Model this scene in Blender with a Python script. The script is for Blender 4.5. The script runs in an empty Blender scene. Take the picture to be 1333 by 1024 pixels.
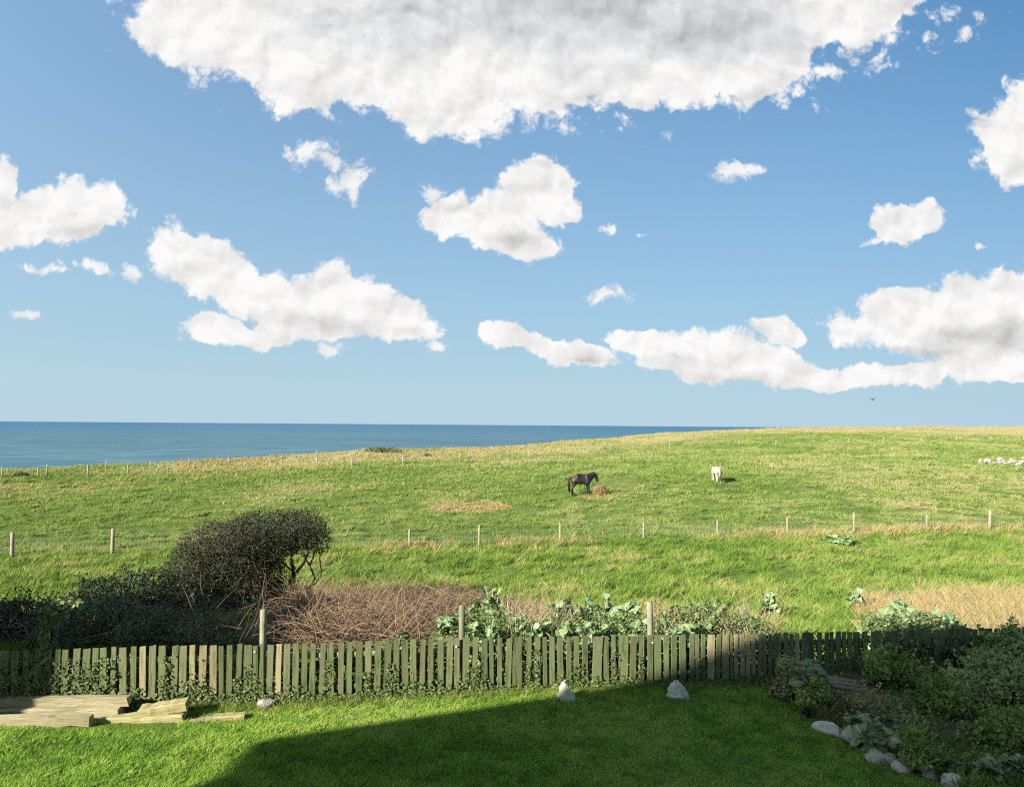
import bpy, bmesh, math, random
import numpy as np
from mathutils import Vector, Matrix, Euler

R = math.radians
rng = np.random.default_rng(7)
random.seed(7)
SC = bpy.context.scene
COL = SC.collection

# ------------------------------------------------------------------ camera
CAM_Z = 4.0
F_PX, PW, PH = 960.0, 1333.0, 1024.0
PITCH, ROLL = R(2.42), R(0.43)
cam_data = bpy.data.cameras.new('camera')
cam_data.sensor_width = 36.0
cam_data.lens = F_PX / PW * 36.0
cam_data.clip_start = 0.05
cam_data.clip_end = 120000.0
cam = bpy.data.objects.new('camera', cam_data)
COL.objects.link(cam)
CAM_M = Matrix.Rotation(math.pi / 2 + PITCH, 3, 'X') @ Matrix.Rotation(ROLL, 3, 'Z')
cam.matrix_world = Matrix.Translation((0, 0, CAM_Z)) @ CAM_M.to_4x4()
SC.camera = cam

# ------------------------------------------------------------------ light
EXPOSURE = 1.45
SKY_STRENGTH = 0.061
SUN_EL = R(24.0)
SUN_AZ = math.atan2(0.75, 0.66)                 # light travels towards +X +Y
SUN_DIR = Vector((math.sin(SUN_AZ) * math.cos(SUN_EL), math.cos(SUN_AZ) * math.cos(SUN_EL), -math.sin(SUN_EL)))
sun_data = bpy.data.lights.new('sun', 'SUN')
sun_data.energy = 5.0
sun_data.angle = R(0.55)
sun_data.color = (1.0, 0.93, 0.80)
sun = bpy.data.objects.new('sun', sun_data)
COL.objects.link(sun)
sun.rotation_euler = SUN_DIR.to_track_quat('-Z', 'Y').to_euler()
sun.location = (-20, -20, 30)

vs = SC.view_settings
vs.view_transform = 'Standard'
vs.look = 'None'
vs.exposure = EXPOSURE
vs.gamma = 1.0
vs.use_curve_mapping = False
SC.render.engine = 'CYCLES'
SC.cycles.use_denoising = False
SC.cycles.filter_width = 1.2
SC.cycles.max_bounces = 6
SC.cycles.transparent_max_bounces = 8
SC.cycles.sample_clamp_indirect = 6.0
SC.cycles.use_adaptive_sampling = True
SC.cycles.adaptive_threshold = 0.012
SC.cycles.adaptive_min_samples = 16
SC.render.film_transparent = False


def pix_dir(px, py):
    v = CAM_M @ Vector(((px - PW / 2) / F_PX, -(py - PH / 2) / F_PX, -1.0))
    return v.normalized()


def at(px, py, depth):
    d = pix_dir(px, py)
    return Vector((0, 0, CAM_Z)) + d * (depth / d.y)


# ------------------------------------------------------------------ node helpers
class NT:
    def __init__(self, tree):
        self.t = tree

    def n(self, typ, **kw):
        nd = self.t.nodes.new(typ)
        for k, v in kw.items():
            setattr(nd, k, v)
        return nd

    def l(self, a, b):
        self.t.links.new(a, b)

    def put(self, sock, v):
        if isinstance(v, bpy.types.NodeSocket):
            self.l(v, sock)
        elif v is not None:
            sock.default_value = v

    def math(self, op, a, b=None, c=None, clamp=False):
        nd = self.n('ShaderNodeMath', operation=op, use_clamp=clamp)
        for i, v in enumerate((a, b, c)):
            self.put(nd.inputs[i], v)
        return nd.outputs[0]

    def vmath(self, op, a, b=None, out=0):
        nd = self.n('ShaderNodeVectorMath', operation=op)
        self.put(nd.inputs[0], a)
        if b is not None:
            self.put(nd.inputs[1], b)
        return nd.outputs[out]

    def noise(self, vec, scale, detail=4.0, rough=0.55, dim='3D', out=0, dist=0.0):
        nd = self.n('ShaderNodeTexNoise', noise_dimensions=dim)
        if vec is not None:
            self.l(vec, nd.inputs['Vector'])
        nd.inputs['Scale'].default_value = scale
        nd.inputs['Detail'].default_value = detail
        nd.inputs['Roughness'].default_value = rough
        nd.inputs['Distortion'].default_value = dist
        return nd.outputs[out]

    def ramp(self, fac, lo, hi, a=0.0, b=1.0, smooth=True):
        nd = self.n('ShaderNodeMapRange', interpolation_type='SMOOTHSTEP' if smooth else 'LINEAR')
        self.put(nd.inputs[0], fac)
        nd.inputs[1].default_value = lo
        nd.inputs[2].default_value = hi
        nd.inputs[3].default_value = a
        nd.inputs[4].default_value = b
        return nd.outputs[0]

    def mix(self, fac, a, b, blend='MIX'):
        nd = self.n('ShaderNodeMix', data_type='RGBA', blend_type=blend)
        self.put(nd.inputs[0], fac)
        for s, v in ((nd.inputs[6], a), (nd.inputs[7], b)):
            if isinstance(v, (tuple, list)):
                v = (*v[:3], 1.0)
            self.put(s, v)
        return nd.outputs[2]


# ------------------------------------------------------------------ world: clear sky with cumulus
world = bpy.data.worlds.new('World')
SC.world = world
world.use_nodes = True
world.cycles.sampling_method = 'MANUAL'
world.cycles.sample_map_resolution = 512
wt = world.node_tree
wt.nodes.clear()
W = NT(wt)
w_out = W.n('ShaderNodeOutputWorld')
w_bg = W.n('ShaderNodeBackground')
w_bg.inputs['Strength'].default_value = SKY_STRENGTH
W.l(w_bg.outputs[0], w_out.inputs[0])
sky = W.n('ShaderNodeTexSky', sky_type='NISHITA')
sky.sun_disc = False
sky.sun_elevation = SUN_EL
sky.sun_rotation = SUN_AZ + math.pi
sky.altitude = 40
sky.air_density = 1.0
sky.dust_density = 0.55
sky.ozone_density = 2.0
UNIT = 1.0 / (SKY_STRENGTH * 2 ** EXPOSURE)     # radiance that shows as display white

# clouds as (centre x, centre y, radius x, radius y, turn) measured on the sky, kept as directions
CLOUDS = [
    (690, -75, 545, 225, 0), (330, 45, 150, 72, 20), (400, 100, 85, 52, 0), (585, 125, 95, 62, 0), (500, 90, 130, 60, 0), (600, 60, 150, 70, 0), (800, 40, 150, 60, 0),
    (700, 95, 110, 62, 0), (840, 85, 140, 62, 0), (975, 70, 90, 68, 0), (1090, 15, 130, 48, -12), (235, 35, 70, 60, 20),
    (62, 280, 88, 42, 0), (112, 268, 54, 42, 0), (2, 250, 26, 42, 0), (22, 300, 44, 30, 0),
    (582, 277, 44, 30, 5), (655, 285, 56, 42, 0), (702, 242, 44, 46, 0), (728, 274, 34, 26, 0), (676, 312, 52, 26, 10),
    (250, 338, 72, 42, 22), (300, 362, 54, 32, 20), (350, 392, 62, 36, 0), (432, 395, 88, 50, 0), (505, 417, 66, 30, 8),
    (285, 428, 58, 23, 5), (338, 436, 34, 22, 0), (395, 428, 70, 22, 0),
    (1325, 185, 62, 58, 0), (1345, 140, 40, 40, 0), (1176, 292, 52, 26, -8),
    (652, 434, 38, 19, 12), (700, 450, 46, 17, 15), (755, 463, 62, 20, 5),
    (845, 449, 58, 17, 8), (932, 458, 66, 34, 0), (985, 474, 86, 26, 5), (905, 480, 60, 17, 5), (1018, 432, 44, 21, 15),
    (1085, 492, 92, 18, 0), (1180, 490, 60, 15, -5),
    (1235, 425, 170, 40, 0), (1270, 395, 110, 40, -12), (1320, 400, 90, 52, 0), (1165, 390, 60, 20, -18), (1285, 475, 80, 26, 0),
    (1345, 485, 70, 18, 0),
]
WISPS = [
    (1085, 96, 26, 10, 0), (400, 200, 34, 19, -10), (428, 212, 26, 12, 20), (462, 232, 22, 26, 25), (440, 240, 22, 14, 0),
    (424, 454, 24, 10, 0), (571, 452, 15, 10, 10), (574, 431, 8, 5, 0), (118, 350, 38, 8, 8), (170, 352, 15, 12, 0), (38, 411, 19, 7, 8),
    (952, 221, 26, 16, 0), (980, 219, 22, 9, 5), (788, 385, 30, 10, -5), (800, 382, 16, 9, 0), (791, 298, 11, 8, 0), (838, 305, 7, 5, 0), (1274, 314, 7, 6, 0),
    (1135, 318, 14, 8, -30), (60, 352, 30, 6, 0), (1255, 45, 12, 8, 0), (560, 250, 16, 14, 0),
]
GREYS = [  # undersides
    (770, -20, 330, 105, -4), (620, 20, 220, 75, 0), (930, 40, 130, 50, 0),
]
GREYS2 = [
    (440, 425, 80, 20, 5), (1300, 440, 150, 24, 0), (960, 496, 120, 13, 3),
    (120, 305, 60, 14, 0), (660, 312, 40, 12, 0), (1175, 458, 110, 10, 0), (760, 474, 50, 7, 0),
]


def dir_uv(px, py):
    d = pix_dir(px, py)
    return d.x / d.y, d.z / d.y


tc = W.n('ShaderNodeTexCoord')
dirv = tc.outputs['Generated']
sep = W.n('ShaderNodeSeparateXYZ')
W.l(dirv, sep.inputs[0])
ysafe = W.math('MAXIMUM', sep.outputs[1], 0.05)
front = W.ramp(sep.outputs[1], 0.25, 0.45)
comb = W.n('ShaderNodeCombineXYZ')
W.l(W.math('DIVIDE', sep.outputs[0], ysafe), comb.inputs[0])
W.l(W.math('DIVIDE', sep.outputs[2], ysafe), comb.inputs[1])
uv = comb.outputs[0]
# warp of the outlines
wn = W.noise(uv, 14.0, 5.0, 0.6, '2D', out=1)
wv = W.vmath('SUBTRACT', wn, (0.5, 0.5, 0.5))
wsc = W.n('ShaderNodeVectorMath', operation='MULTIPLY')
W.l(wv, wsc.inputs[0])
wsc.inputs[1].default_value = (0.042, 0.036, 0.0)
uvw = W.vmath('ADD', uv, wsc.outputs[0])


CHAIN = [None]


def blobs(lst, src0, grow=1.0):
    cur = None
    src = src0
    for i, (cx, cy, rx, ry, rot) in enumerate(lst):
        if i % 14 == 0:                          # evaluated in short runs
            if cur is not None:
                CHAIN[0] = cur
            if CHAIN[0] is not None:
                nd = W.n('ShaderNodeVectorMath', operation='MULTIPLY_ADD')
                W.l(CHAIN[0], nd.inputs[0])
                nd.inputs[1].default_value = (1e-9, 1e-9, 1e-9)
                W.l(src0, nd.inputs[2])
                src = nd.outputs[0]
        u0, v0 = dir_uv(cx, cy)
        m = W.n('ShaderNodeMapping', vector_type='TEXTURE')
        W.l(src, m.inputs['Vector'])
        m.inputs['Location'].default_value = (u0, v0, 0)
        m.inputs['Rotation'].default_value = (0, 0, -R(rot) - ROLL)
        m.inputs['Scale'].default_value = (rx / F_PX * grow, ry / F_PX * grow, 1)
        ln = W.vmath('LENGTH', m.outputs[0], out=1)
        cur = ln if cur is None else W.math('SMOOTH_MIN', cur, ln, 0.12)
    CHAIN[0] = cur
    return cur


fbm = W.noise(uv, 13.0, 9.0, 0.62, '2D')
rl = W.noise(uvw, 15.0, 4.0, 0.5, '2D')
rl_s = W.noise(W.vmath('ADD', uvw, (-0.009, 0.016, 0)), 15.0, 4.0, 0.5, '2D')
big = W.noise(uv, 5.0, 3.0, 0.5, '2D')
dist = blobs(CLOUDS, uvw)
fine = W.noise(uvw, 38.0, 6.0, 0.65, '2D')


def billow(vec, scale, detail):
    nd = W.n('ShaderNodeTexVoronoi', voronoi_dimensions='2D', feature='F1')
    W.l(vec, nd.inputs['Vector'])
    nd.inputs['Scale'].default_value = scale
    nd.inputs['Detail'].default_value = detail
    nd.inputs['Roughness'].default_value = 0.6
    nd.inputs['Lacunarity'].default_value = 2.3
    return nd.outputs['Distance']


vor = billow(uvw, 20.0, 3.0)
edge = W.math('ADD', W.math('MULTIPLY', W.math('SUBTRACT', fbm, 0.5), 0.75), W.math('MULTIPLY', W.math('SUBTRACT', fine, 0.5), 0.45))
edge = W.math('ADD', edge, W.math('MULTIPLY', W.math('SUBTRACT', 0.84, vor), 0.60))
dn = W.math('SUBTRACT', W.math('SUBTRACT', W.math('POWER', dist, 1.35), edge), W.ramp(dist, 0.95, 0.35, 0.0, 0.6))
extra = W.noise(uvw, 85.0, 4.0, 0.6, '2D')
dw = W.math('SUBTRACT', blobs(WISPS, uvw), W.math('ADD', W.math('MULTIPLY', W.math('SUBTRACT', extra, 0.5), 1.3), W.math('MULTIPLY', W.math('SUBTRACT', fine, 0.5), 1.9)))
a_wisp = W.ramp(dw, 1.12, 0.25, 0.0, 0.93)
a_front = W.math('MAXIMUM', W.math('MULTIPLY', W.ramp(dn, 1.14, 0.72), W.ramp(dist, 1.42, 1.18)), a_wisp)
a_front = W.math('MULTIPLY', a_front, front)
# the rest of the sky goes on with the same kind of scattered cumulus
zsafe = W.math('MAXIMUM', sep.outputs[2], 0.06)
plane = W.n('ShaderNodeCombineXYZ')
W.l(W.math('DIVIDE', sep.outputs[0], zsafe), plane.inputs[0])
W.l(W.math('DIVIDE', sep.outputs[1], zsafe), plane.inputs[1])
gen = W.noise(plane.outputs[0], 0.75, 8.0, 0.6, '2D')
a_gen = W.ramp(gen, 0.55, 0.64)
uabs = W.math('ABSOLUTE', W.math('DIVIDE', sep.outputs[0], ysafe))
vraw = W.math('DIVIDE', sep.outputs[2], ysafe)
outside = W.math('MAXIMUM', W.ramp(uabs, 0.78, 0.95), W.ramp(vraw, 0.72, 0.85))
a_gen = W.math('MULTIPLY', W.math('MULTIPLY', a_gen, outside), W.ramp(sep.outputs[2], 0.03, 0.12))
alpha = W.math('MAXIMUM', a_front, a_gen)
# cloud tone: white where the sun reaches, grey under the thick parts, soft billows
grey = W.ramp(W.math('ADD', blobs(GREYS, uvw), W.math('MULTIPLY', W.math('SUBTRACT', big, 0.5), 1.6)), 1.15, 0.0)
vor_s = billow(W.vmath('ADD', uvw, (-0.008, 0.012, 0)), 20.0, 2.0)
relief = W.math('ADD', W.math('MULTIPLY', W.math('SUBTRACT', rl, rl_s), 0.55), W.math('MULTIPLY', W.math('SUBTRACT', vor_s, vor), 0.11))
lum = W.math('ADD', 0.915, relief)
grey2 = W.ramp(W.math('ADD', blobs(GREYS2, uvw), W.math('MULTIPLY', W.math('SUBTRACT', big, 0.5), 1.6)), 1.2, 0.0)
lum = W.math('SUBTRACT', lum, W.math('ADD', W.math('MULTIPLY', grey, 0.31), W.math('MULTIPLY', grey2, 0.20)))
lum = W.math('MINIMUM', W.math('MAXIMUM', lum, 0.42), 0.97)
ccol = W.mix(grey, (1.0, 0.995, 0.985), (0.965, 0.985, 1.02))
csc = W.vmath('SCALE', ccol)
W.l(W.math('MULTIPLY', lum, UNIT), csc.node.inputs['Scale'])
# haze lightens the blue towards the horizon in the sky node itself; tint is the photograph's white balance
skyc = W.vmath('MULTIPLY', sky.outputs[0], (0.83, 1.04, 1.03))
SKY_TINT = skyc.node
# the half of the sky nearer the sun is paler, the far half deeper
sideways = W.ramp(W.math('DIVIDE', sep.outputs[0], ysafe), -0.75, 0.75, smooth=False)
skyc = W.mix(1.0, skyc, W.mix(sideways, (1.85, 1.52, 1.42), (0.50, 0.69, 0.80)), 'MULTIPLY')
low = W.ramp(sep.outputs[2], 0.10, 0.48, smooth=False)
skyc = W.mix(1.0, skyc, W.mix(low, (0.37, 0.50, 0.60), (1.0, 1.0, 1.0)), 'MULTIPLY')
hz = W.math('POWER', W.ramp(W.math('ABSOLUTE', sep.outputs[2]), 0.55, 0.0, smooth=False), 1.8)
skyc = W.mix(W.math('MULTIPLY', hz, 0.92), skyc, (0.50 * UNIT, 0.67 * UNIT, 0.80 * UNIT))
final = W.mix(alpha, skyc, csc)
W.l(final, w_bg.inputs['Color'])

# ------------------------------------------------------------------ scene helpers
def tag(o, label=None, cat=None, group=None, kind=None):
    if label:
        o['label'] = label
    if cat:
        o['category'] = cat
    if group:
        o['group'] = group
    if kind:
        o['kind'] = kind
    return o


def link(name, data, parent=None, loc=None):
    o = bpy.data.objects.new(name, data)
    COL.objects.link(o)
    if parent is not None:
        o.parent = parent
    if loc is not None:
        o.location = loc
    return o


def empty(name, loc, rz=0.0):
    o = link(name, None, None, loc)
    o.empty_display_size = 0.1
    o.rotation_euler = (0, 0, rz)
    return o


def mesh_np(name, verts, faces, mat=None, smooth=False, attrs=None):
    """verts (N,3); faces (M,3) or (M,4) numpy array or list of arrays"""
    me = bpy.data.meshes.new(name)
    fl = faces if isinstance(faces, list) else [faces]
    fl = [np.asarray(f, dtype=np.int32) for f in fl if len(f)]
    verts = np.asarray(verts, dtype=np.float32)
    me.vertices.add(len(verts))
    me.vertices.foreach_set('co', verts.ravel())
    nl = sum(f.size for f in fl)
    npoly = sum(len(f) for f in fl)
    me.loops.add(nl)
    me.polygons.add(npoly)
    me.loops.foreach_set('vertex_index', np.concatenate([f.ravel() for f in fl]))
    starts, s = [], 0
    for f in fl:
        starts.append(s + np.arange(len(f), dtype=np.int32) * f.shape[1])
        s += f.size
    me.polygons.foreach_set('loop_start', np.concatenate(starts))
    if smooth:
        me.polygons.foreach_set('use_smooth', np.ones(npoly, dtype=bool))
    for k, v in (attrs or {}).items():
        a = me.attributes.new(k, 'FLOAT', 'POINT')
        a.data.foreach_set('value', np.asarray(v, dtype=np.float32))
    me.update(calc_edges=True)
    me.validate()
    if mat:
        me.materials.append(mat)
    return me


class MB:
    """collects primitive shapes into one mesh"""
    def __init__(self):
        self.v, self.f3, self.f4, self.tone, self.n = [], [], [], [], 0

    def add(self, v, f3=None, f4=None, tone=0.5):
        v = np.asarray(v, dtype=float).reshape(-1, 3)
        self.v.append(v)
        if f3 is not None and len(f3):
            self.f3.append(np.asarray(f3) + self.n)
        if f4 is not None and len(f4):
            self.f4.append(np.asarray(f4) + self.n)
        self.tone.append(np.full(len(v), tone))
        self.n += len(v)

    def box(self, c, s, rot=None, taper=1.0, jit=0.0, tone=0.5):
        b = np.array([(-1, -1, -1), (1, -1, -1), (1, 1, -1), (-1, 1, -1), (-1, -1, 1), (1, -1, 1), (1, 1, 1), (-1, 1, 1)], float) * 0.5
        b[4:, :2] *= taper
        b = b * np.asarray(s)
        if jit:
            b += rng.normal(0, jit, b.shape)
        if rot is not None:
            b = b @ np.array(Euler(rot).to_matrix()).T
        self.add(b + np.asarray(c), None, [(0, 3, 2, 1), (4, 5, 6, 7), (0, 1, 5, 4), (1, 2, 6, 5), (2, 3, 7, 6), (3, 0, 4, 7)], tone)

    def tube(self, pts, rad, sides=5, tone=0.5, cap=True):
        pts = np.asarray(pts, float)
        k = len(pts)
        rad = np.full(k, rad) if np.isscalar(rad) else np.asarray(rad, float)
        tan = np.gradient(pts, axis=0)
        tan /= np.linalg.norm(tan, axis=1)[:, None] + 1e-9
        ref = np.array([0, 0, 1.0]) if abs(tan[0][2]) < 0.9 else np.array([1.0, 0, 0])
        a = np.cross(tan, ref)
        a /= np.linalg.norm(a, axis=1)[:, None] + 1e-9
        b = np.cross(tan, a)
        th = np.arange(sides) / sides * 2 * math.pi
        ring = pts[:, None, :] + rad[:, None, None] * (np.cos(th)[None, :, None] * a[:, None, :] + np.sin(th)[None, :, None] * b[:, None, :])
        v = ring.reshape(-1, 3)
        f4 = []
        for i in range(k - 1):
            for j in range(sides):
                j2 = (j + 1) % sides
                f4.append((i * sides + j, i * sides + j2, (i + 1) * sides + j2, (i + 1) * sides + j))
        f3 = []
        if cap:
            v = np.vstack([v, pts[:1], pts[-1:]])
            c0, c1 = k * sides, k * sides + 1
            for j in range(sides):
                j2 = (j + 1) % sides
                f3.append((c0, j2, j))
                f3.append((c1, (k - 1) * sides + j, (k - 1) * sides + j2))
        self.add(v, f3, f4, tone)

    def mesh(self, name, mat, smooth=False):
        fl = []
        if self.f4:
            fl.append(np.vstack(self.f4))
        if self.f3:
            fl.append(np.vstack(self.f3))
        return mesh_np(name, np.vstack(self.v), fl, mat, smooth, {'tone': np.concatenate(self.tone)})

    def build(self, name, mat, parent=None, smooth=False, loc=None):
        return link(name, self.mesh(name, mat, smooth), parent, loc)


# value noise on numpy arrays
def _hash(i, j, s):
    h = (i.astype(np.int64) * 374761393 + j.astype(np.int64) * 668265263 + s * 974711) & 0xffffffff
    h = ((h ^ (h >> 13)) * 1274126177) & 0xffffffff
    return ((h ^ (h >> 16)) & 0xffff) / 65535.0


def vnoise(x, y, s=0):
    xi, yi = np.floor(x), np.floor(y)
    xf, yf = x - xi, y - yi
    xf, yf = xf * xf * (3 - 2 * xf), yf * yf * (3 - 2 * yf)
    a, b = _hash(xi, yi, s), _hash(xi + 1, yi, s)
    c, d = _hash(xi, yi + 1, s), _hash(xi + 1, yi + 1, s)
    return (a * (1 - xf) + b * xf) * (1 - yf) + (c * (1 - xf) + d * xf) * yf


def fbm2(x, y, s=0, octv=4, g=0.5):
    t, a, n = 0.0, 1.0, 0.0
    for o in range(octv):
        t = t + a * vnoise(x * 2 ** o, y * 2 ** o, s + o * 17)
        n += a
        a *= g
    return t / n


def sstep(x, a, b):
    t = np.clip((x - a) / (b - a), 0, 1)
    return t * t * (3 - 2 * t)


# ------------------------------------------------------------------ lie of the land (heights above the lawn, camera 4 m up)
FX0, FY0, FS = -5.0, 10.3, 0.194                 # line of the picket fence: Y = FY0 + FS (X - FX0)


def fence_y(X):
    return FY0 + FS * (X - FX0)


def lawn_z(X, Y):
    X = np.asarray(X, float)
    Y = np.asarray(Y, float)
    return -0.0 - 0.02 * (X + 0.77) + 0.05 * (fbm2(X * 0.45, Y * 0.45, 3, 3) - 0.5) + 0.02 * (fbm2(X * 2.2, Y * 2.2, 5, 2) - 0.5)


YK = np.array([8, 10, 12, 14, 17, 22, 28, 35, 45, 55, 65.0])
ZL = np.array([-4.0, -4.02, -4.12, -4.28, -4.65, -5.3, -5.78, -5.95, -5.9, -5.8, -5.65]) + 4
ZR = np.array([-4.1, -4.12, -4.22, -4.36, -4.7, -5.3, -5.74, -5.8, -5.5, -5.0, -4.35]) + 4
EU = np.array([-1.6, -0.7, -0.38, -0.25, -0.19, -0.12, -0.03, 0.08, 0.21, 0.3, 0.38, 0.7, 1.6])
EY = np.array([78, 82, 98, 108, 112, 122, 138, 170, 215, 235, 240, 250, 250.0])
EV = np.array([-0.067, -0.0662, -0.0490, -0.0400, -0.0335, -0.0350, -0.0312, -0.0222, -0.0092, -0.0045, -0.0008, 0.0034, 0.008])


def edge_y(u):
    return np.interp(u, EU, EY)


def field_z(X, Y):
    X = np.asarray(X, float)
    Y = np.asarray(Y, float)
    u = X / np.maximum(Y, 4.0)
    w = sstep(u, -0.45, 0.22)
    zl, zr = np.interp(Y, YK, ZL), np.interp(Y, YK, ZR)
    z = zl * (1 - w) + zr * w
    ye = edge_y(u)
    ze = np.interp(u, EU, EV) * ye + 4.0
    t = np.clip((Y - 65) / (ye - 65), 0, 1.3)
    z = np.where(Y > 65, z + (ze - z) * t, z)
    # hummocks and tussocks
    far = sstep(Y, 14, 40)
    z = z + far * 0.25 * (fbm2(X * 0.09, Y * 0.09, 11, 3) - 0.5)
    z = z + sstep(Y, 70, 110) * 0.9 * (fbm2(X * 0.07 + 9, Y * 0.012, 13, 4, 0.6) - 0.5)
    tus = fbm2(X * 1.3 + 3, Y * 1.1, 21, 3, 0.6)
    z = z + (0.10 + 0.26 * far) * np.clip(tus - 0.5, -0.10, 1)
    # cliff
    over = np.clip(Y - ye - 1.5 * (fbm2(X * 0.2, Y * 0.2, 5, 3) - 0.5) * 4, 0, 40)
    z = z - np.where(over > 0, 0.35 * over ** 1.9, 0)
    return np.maximum(z, -34.0)


def ground_z(X, Y):
    return float(np.where(Y < fence_y(X), lawn_z(X, Y), field_z(X, Y)))


HY = np.geomspace(6.0, 300, 2600)


def ground_arr(X, Y):
    return np.where(Y < fence_y(X), lawn_z(X, Y), field_z(X, Y))


def ground_hit(px, py, fn=None):
    """where a sight line meets the land"""
    d = pix_dir(px, py)
    X = d.x / d.y * HY
    gap = 4.0 + d.z / d.y * HY - (lawn_z(X, HY) if fn else ground_arr(X, HY))
    k = np.nonzero(gap < 0)[0]
    i = k[0] if len(k) else 2000
    Y = HY[i]
    if i > 0 and len(k):
        f = gap[i - 1] / (gap[i - 1] - gap[i])
        Y = HY[i - 1] + f * (HY[i] - HY[i - 1])
    x = d.x / d.y * Y
    return Vector((x, Y, float(lawn_z(x, Y)) if fn else ground_z(x, Y)))


HAY_C = (-2.55, 49.2)


def dry_amount(X, Y):
    """how much of the sward is straw coloured (0..1)"""
    u = X / np.maximum(Y, 4.0)
    ye = edge_y(u)
    t = np.clip((Y - 65) / (ye - 65), 0, 1.2)
    lo = np.interp(u, [-0.7, -0.3, -0.05, 0.1, 0.3, 0.7], [0.35, 0.32, 0.36, 0.38, 0.53, 0.48])
    band = sstep(t + 0.25 * (fbm2(X * 0.06, Y * 0.03, 31, 4) - 0.5), lo, lo + 0.16)
    n = fbm2(X * 0.11, Y * 0.05, 41, 4)
    d = band * (0.45 + 0.55 * sstep(fbm2(X * 0.15, Y * 0.05, 43, 3), 0.35, 0.6)) * sstep(u, -0.75, -0.05) ** 0.5
    d = np.maximum(d, 0.36 * sstep(n, 0.45, 0.85) * sstep(Y, 30, 42))
    # pale worn track across the field
    zc = 4.0 - (np.where(True, 4.0, 0))
    yt = 88 + 14 * u + 3 * np.sin(u * 9)
    d = np.maximum(d, 0.75 * np.exp(-((Y - yt) / 1.3) ** 2) * sstep(u, -0.22, -0.1) * (1 - sstep(u, 0.5, 0.65)))
    # longer bleached grass along the stock fence
    yf = 36.0 + 0.186 * X
    d = np.maximum(d, 0.9 * np.exp(-((Y - yf + 0.2) / 0.8) ** 2) * sstep(fbm2(X * 0.35, Y * 0.2, 47, 2), 0.38, 0.6) * sstep(u, -0.3, 0.0))
    # trampled patch of old hay
    hx, hy = HAY_C
    d = np.maximum(d, 1.0 * sstep(1.25 - ((X - hx) / 2.9) ** 2 - ((Y - hy) / 2.3) ** 2 + 0.9 * (fbm2(X * 1.1, Y * 1.1, 51, 3) - 0.5), 0.0, 0.9))
    return np.clip(d, 0, 1)


# ------------------------------------------------------------------ materials
def new_mat(name):
    m = bpy.data.materials.new(name)
    m.use_nodes = True
    m.node_tree.nodes.clear()
    t = NT(m.node_tree)
    out = t.n('ShaderNodeOutputMaterial')
    return m, t, out


def leaf_mat(name, cols, trans=0.3, rough=0.55, spec=0.3, attr='tone', inst=False, rnd=0.35):
    """foliage: colour follows a per-leaf (or per-tuft) tone, some light passes through"""
    m, t, out = new_mat(name)
    a = t.n('ShaderNodeAttribute', attribute_name=attr)
    a.attribute_type = 'INSTANCER' if inst else 'GEOMETRY'
    fac = a.outputs['Fac']
    if inst:
        oi = t.n('ShaderNodeObjectInfo')
        fac = t.math('ADD', fac, t.math('MULTIPLY', t.math('SUBTRACT', oi.outputs['Random'], 0.5), rnd), clamp=True)
    rp = t.n('ShaderNodeValToRGB')
    el = rp.color_ramp.elements
    for i, c in enumerate(cols):
        p = i / (len(cols) - 1)
        if i == 0:
            e = el[0]
        elif i == len(cols) - 1:
            e = el[-1]
        else:
            e = el.new(p)
        e.position = p
        e.color = (*c, 1)
    t.l(fac, rp.inputs[0])
    bs = t.n('ShaderNodeBsdfPrincipled')
    t.l(rp.outputs[0], bs.inputs['Base Color'])
    bs.inputs['Roughness'].default_value = rough
    bs.inputs['Specular IOR Level'].default_value = spec
    tr = t.n('ShaderNodeBsdfTranslucent')
    t.l(t.mix(1.0, rp.outputs[0], (1.0, 1.0, 0.55), 'MULTIPLY'), tr.inputs[0])
    mx = t.n('ShaderNodeMixShader')
    mx.inputs[0].default_value = trans
    t.l(bs.outputs[0], mx.inputs[1])
    t.l(tr.outputs[0], mx.inputs[2])
    t.l(mx.outputs[0], out.inputs[0])
    return m


def rough_mat(name, c1, c2, scale=6.0, rough=0.85, bump=0.3, c3=None, stretch=None, spec=0.25, c3_lo=0.55, obj_rand=0.0, bscale=None):
    """solid matter with two tones of noise, an optional third (lichen, stain, algae) and fine relief"""
    m, t, out = new_mat(name)
    tcn = t.n('ShaderNodeTexCoord')
    vec = tcn.outputs['Object']
    oi = t.n('ShaderNodeObjectInfo')
    off = t.vmath('SCALE', (37.0, 17.0, 53.0))
    t.l(oi.outputs['Random'], off.node.inputs['Scale'])
    vec0 = t.vmath('ADD', vec, off)
    vec = t.vmath('MULTIPLY', vec0, stretch) if stretch else vec0
    n1 = t.noise(vec, scale, 6, 0.6)
    col = t.mix(t.ramp(n1, 0.3, 0.7), c1, c2)
    if c3:
        n2 = t.noise(vec0, scale * 0.45, 5, 0.65)
        fac = t.ramp(n2, c3_lo, c3_lo + 0.15)
        col = t.mix(fac, col, c3)
    if obj_rand:
        br = t.math('ADD', 1.0 - obj_rand, t.math('MULTIPLY', oi.outputs['Random'], 2 * obj_rand))
        sc = t.vmath('SCALE', col)
        t.l(br, sc.node.inputs['Scale'])
        col = sc
    bs = t.n('ShaderNodeBsdfPrincipled')
    t.l(col, bs.inputs['Base Color'])
    bs.inputs['Roughness'].default_value = rough
    bs.inputs['Specular IOR Level'].default_value = spec
    if bump:
        bp = t.n('ShaderNodeBump')
        bp.inputs['Strength'].default_value = bump
        bp.inputs['Distance'].default_value = 0.02
        t.l(t.noise(vec, bscale or scale * 4, 5, 0.6), bp.inputs['Height'])
        t.l(bp.outputs[0], bs.inputs['Normal'])
    t.l(bs.outputs[0], out.inputs[0])
    return m


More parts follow.
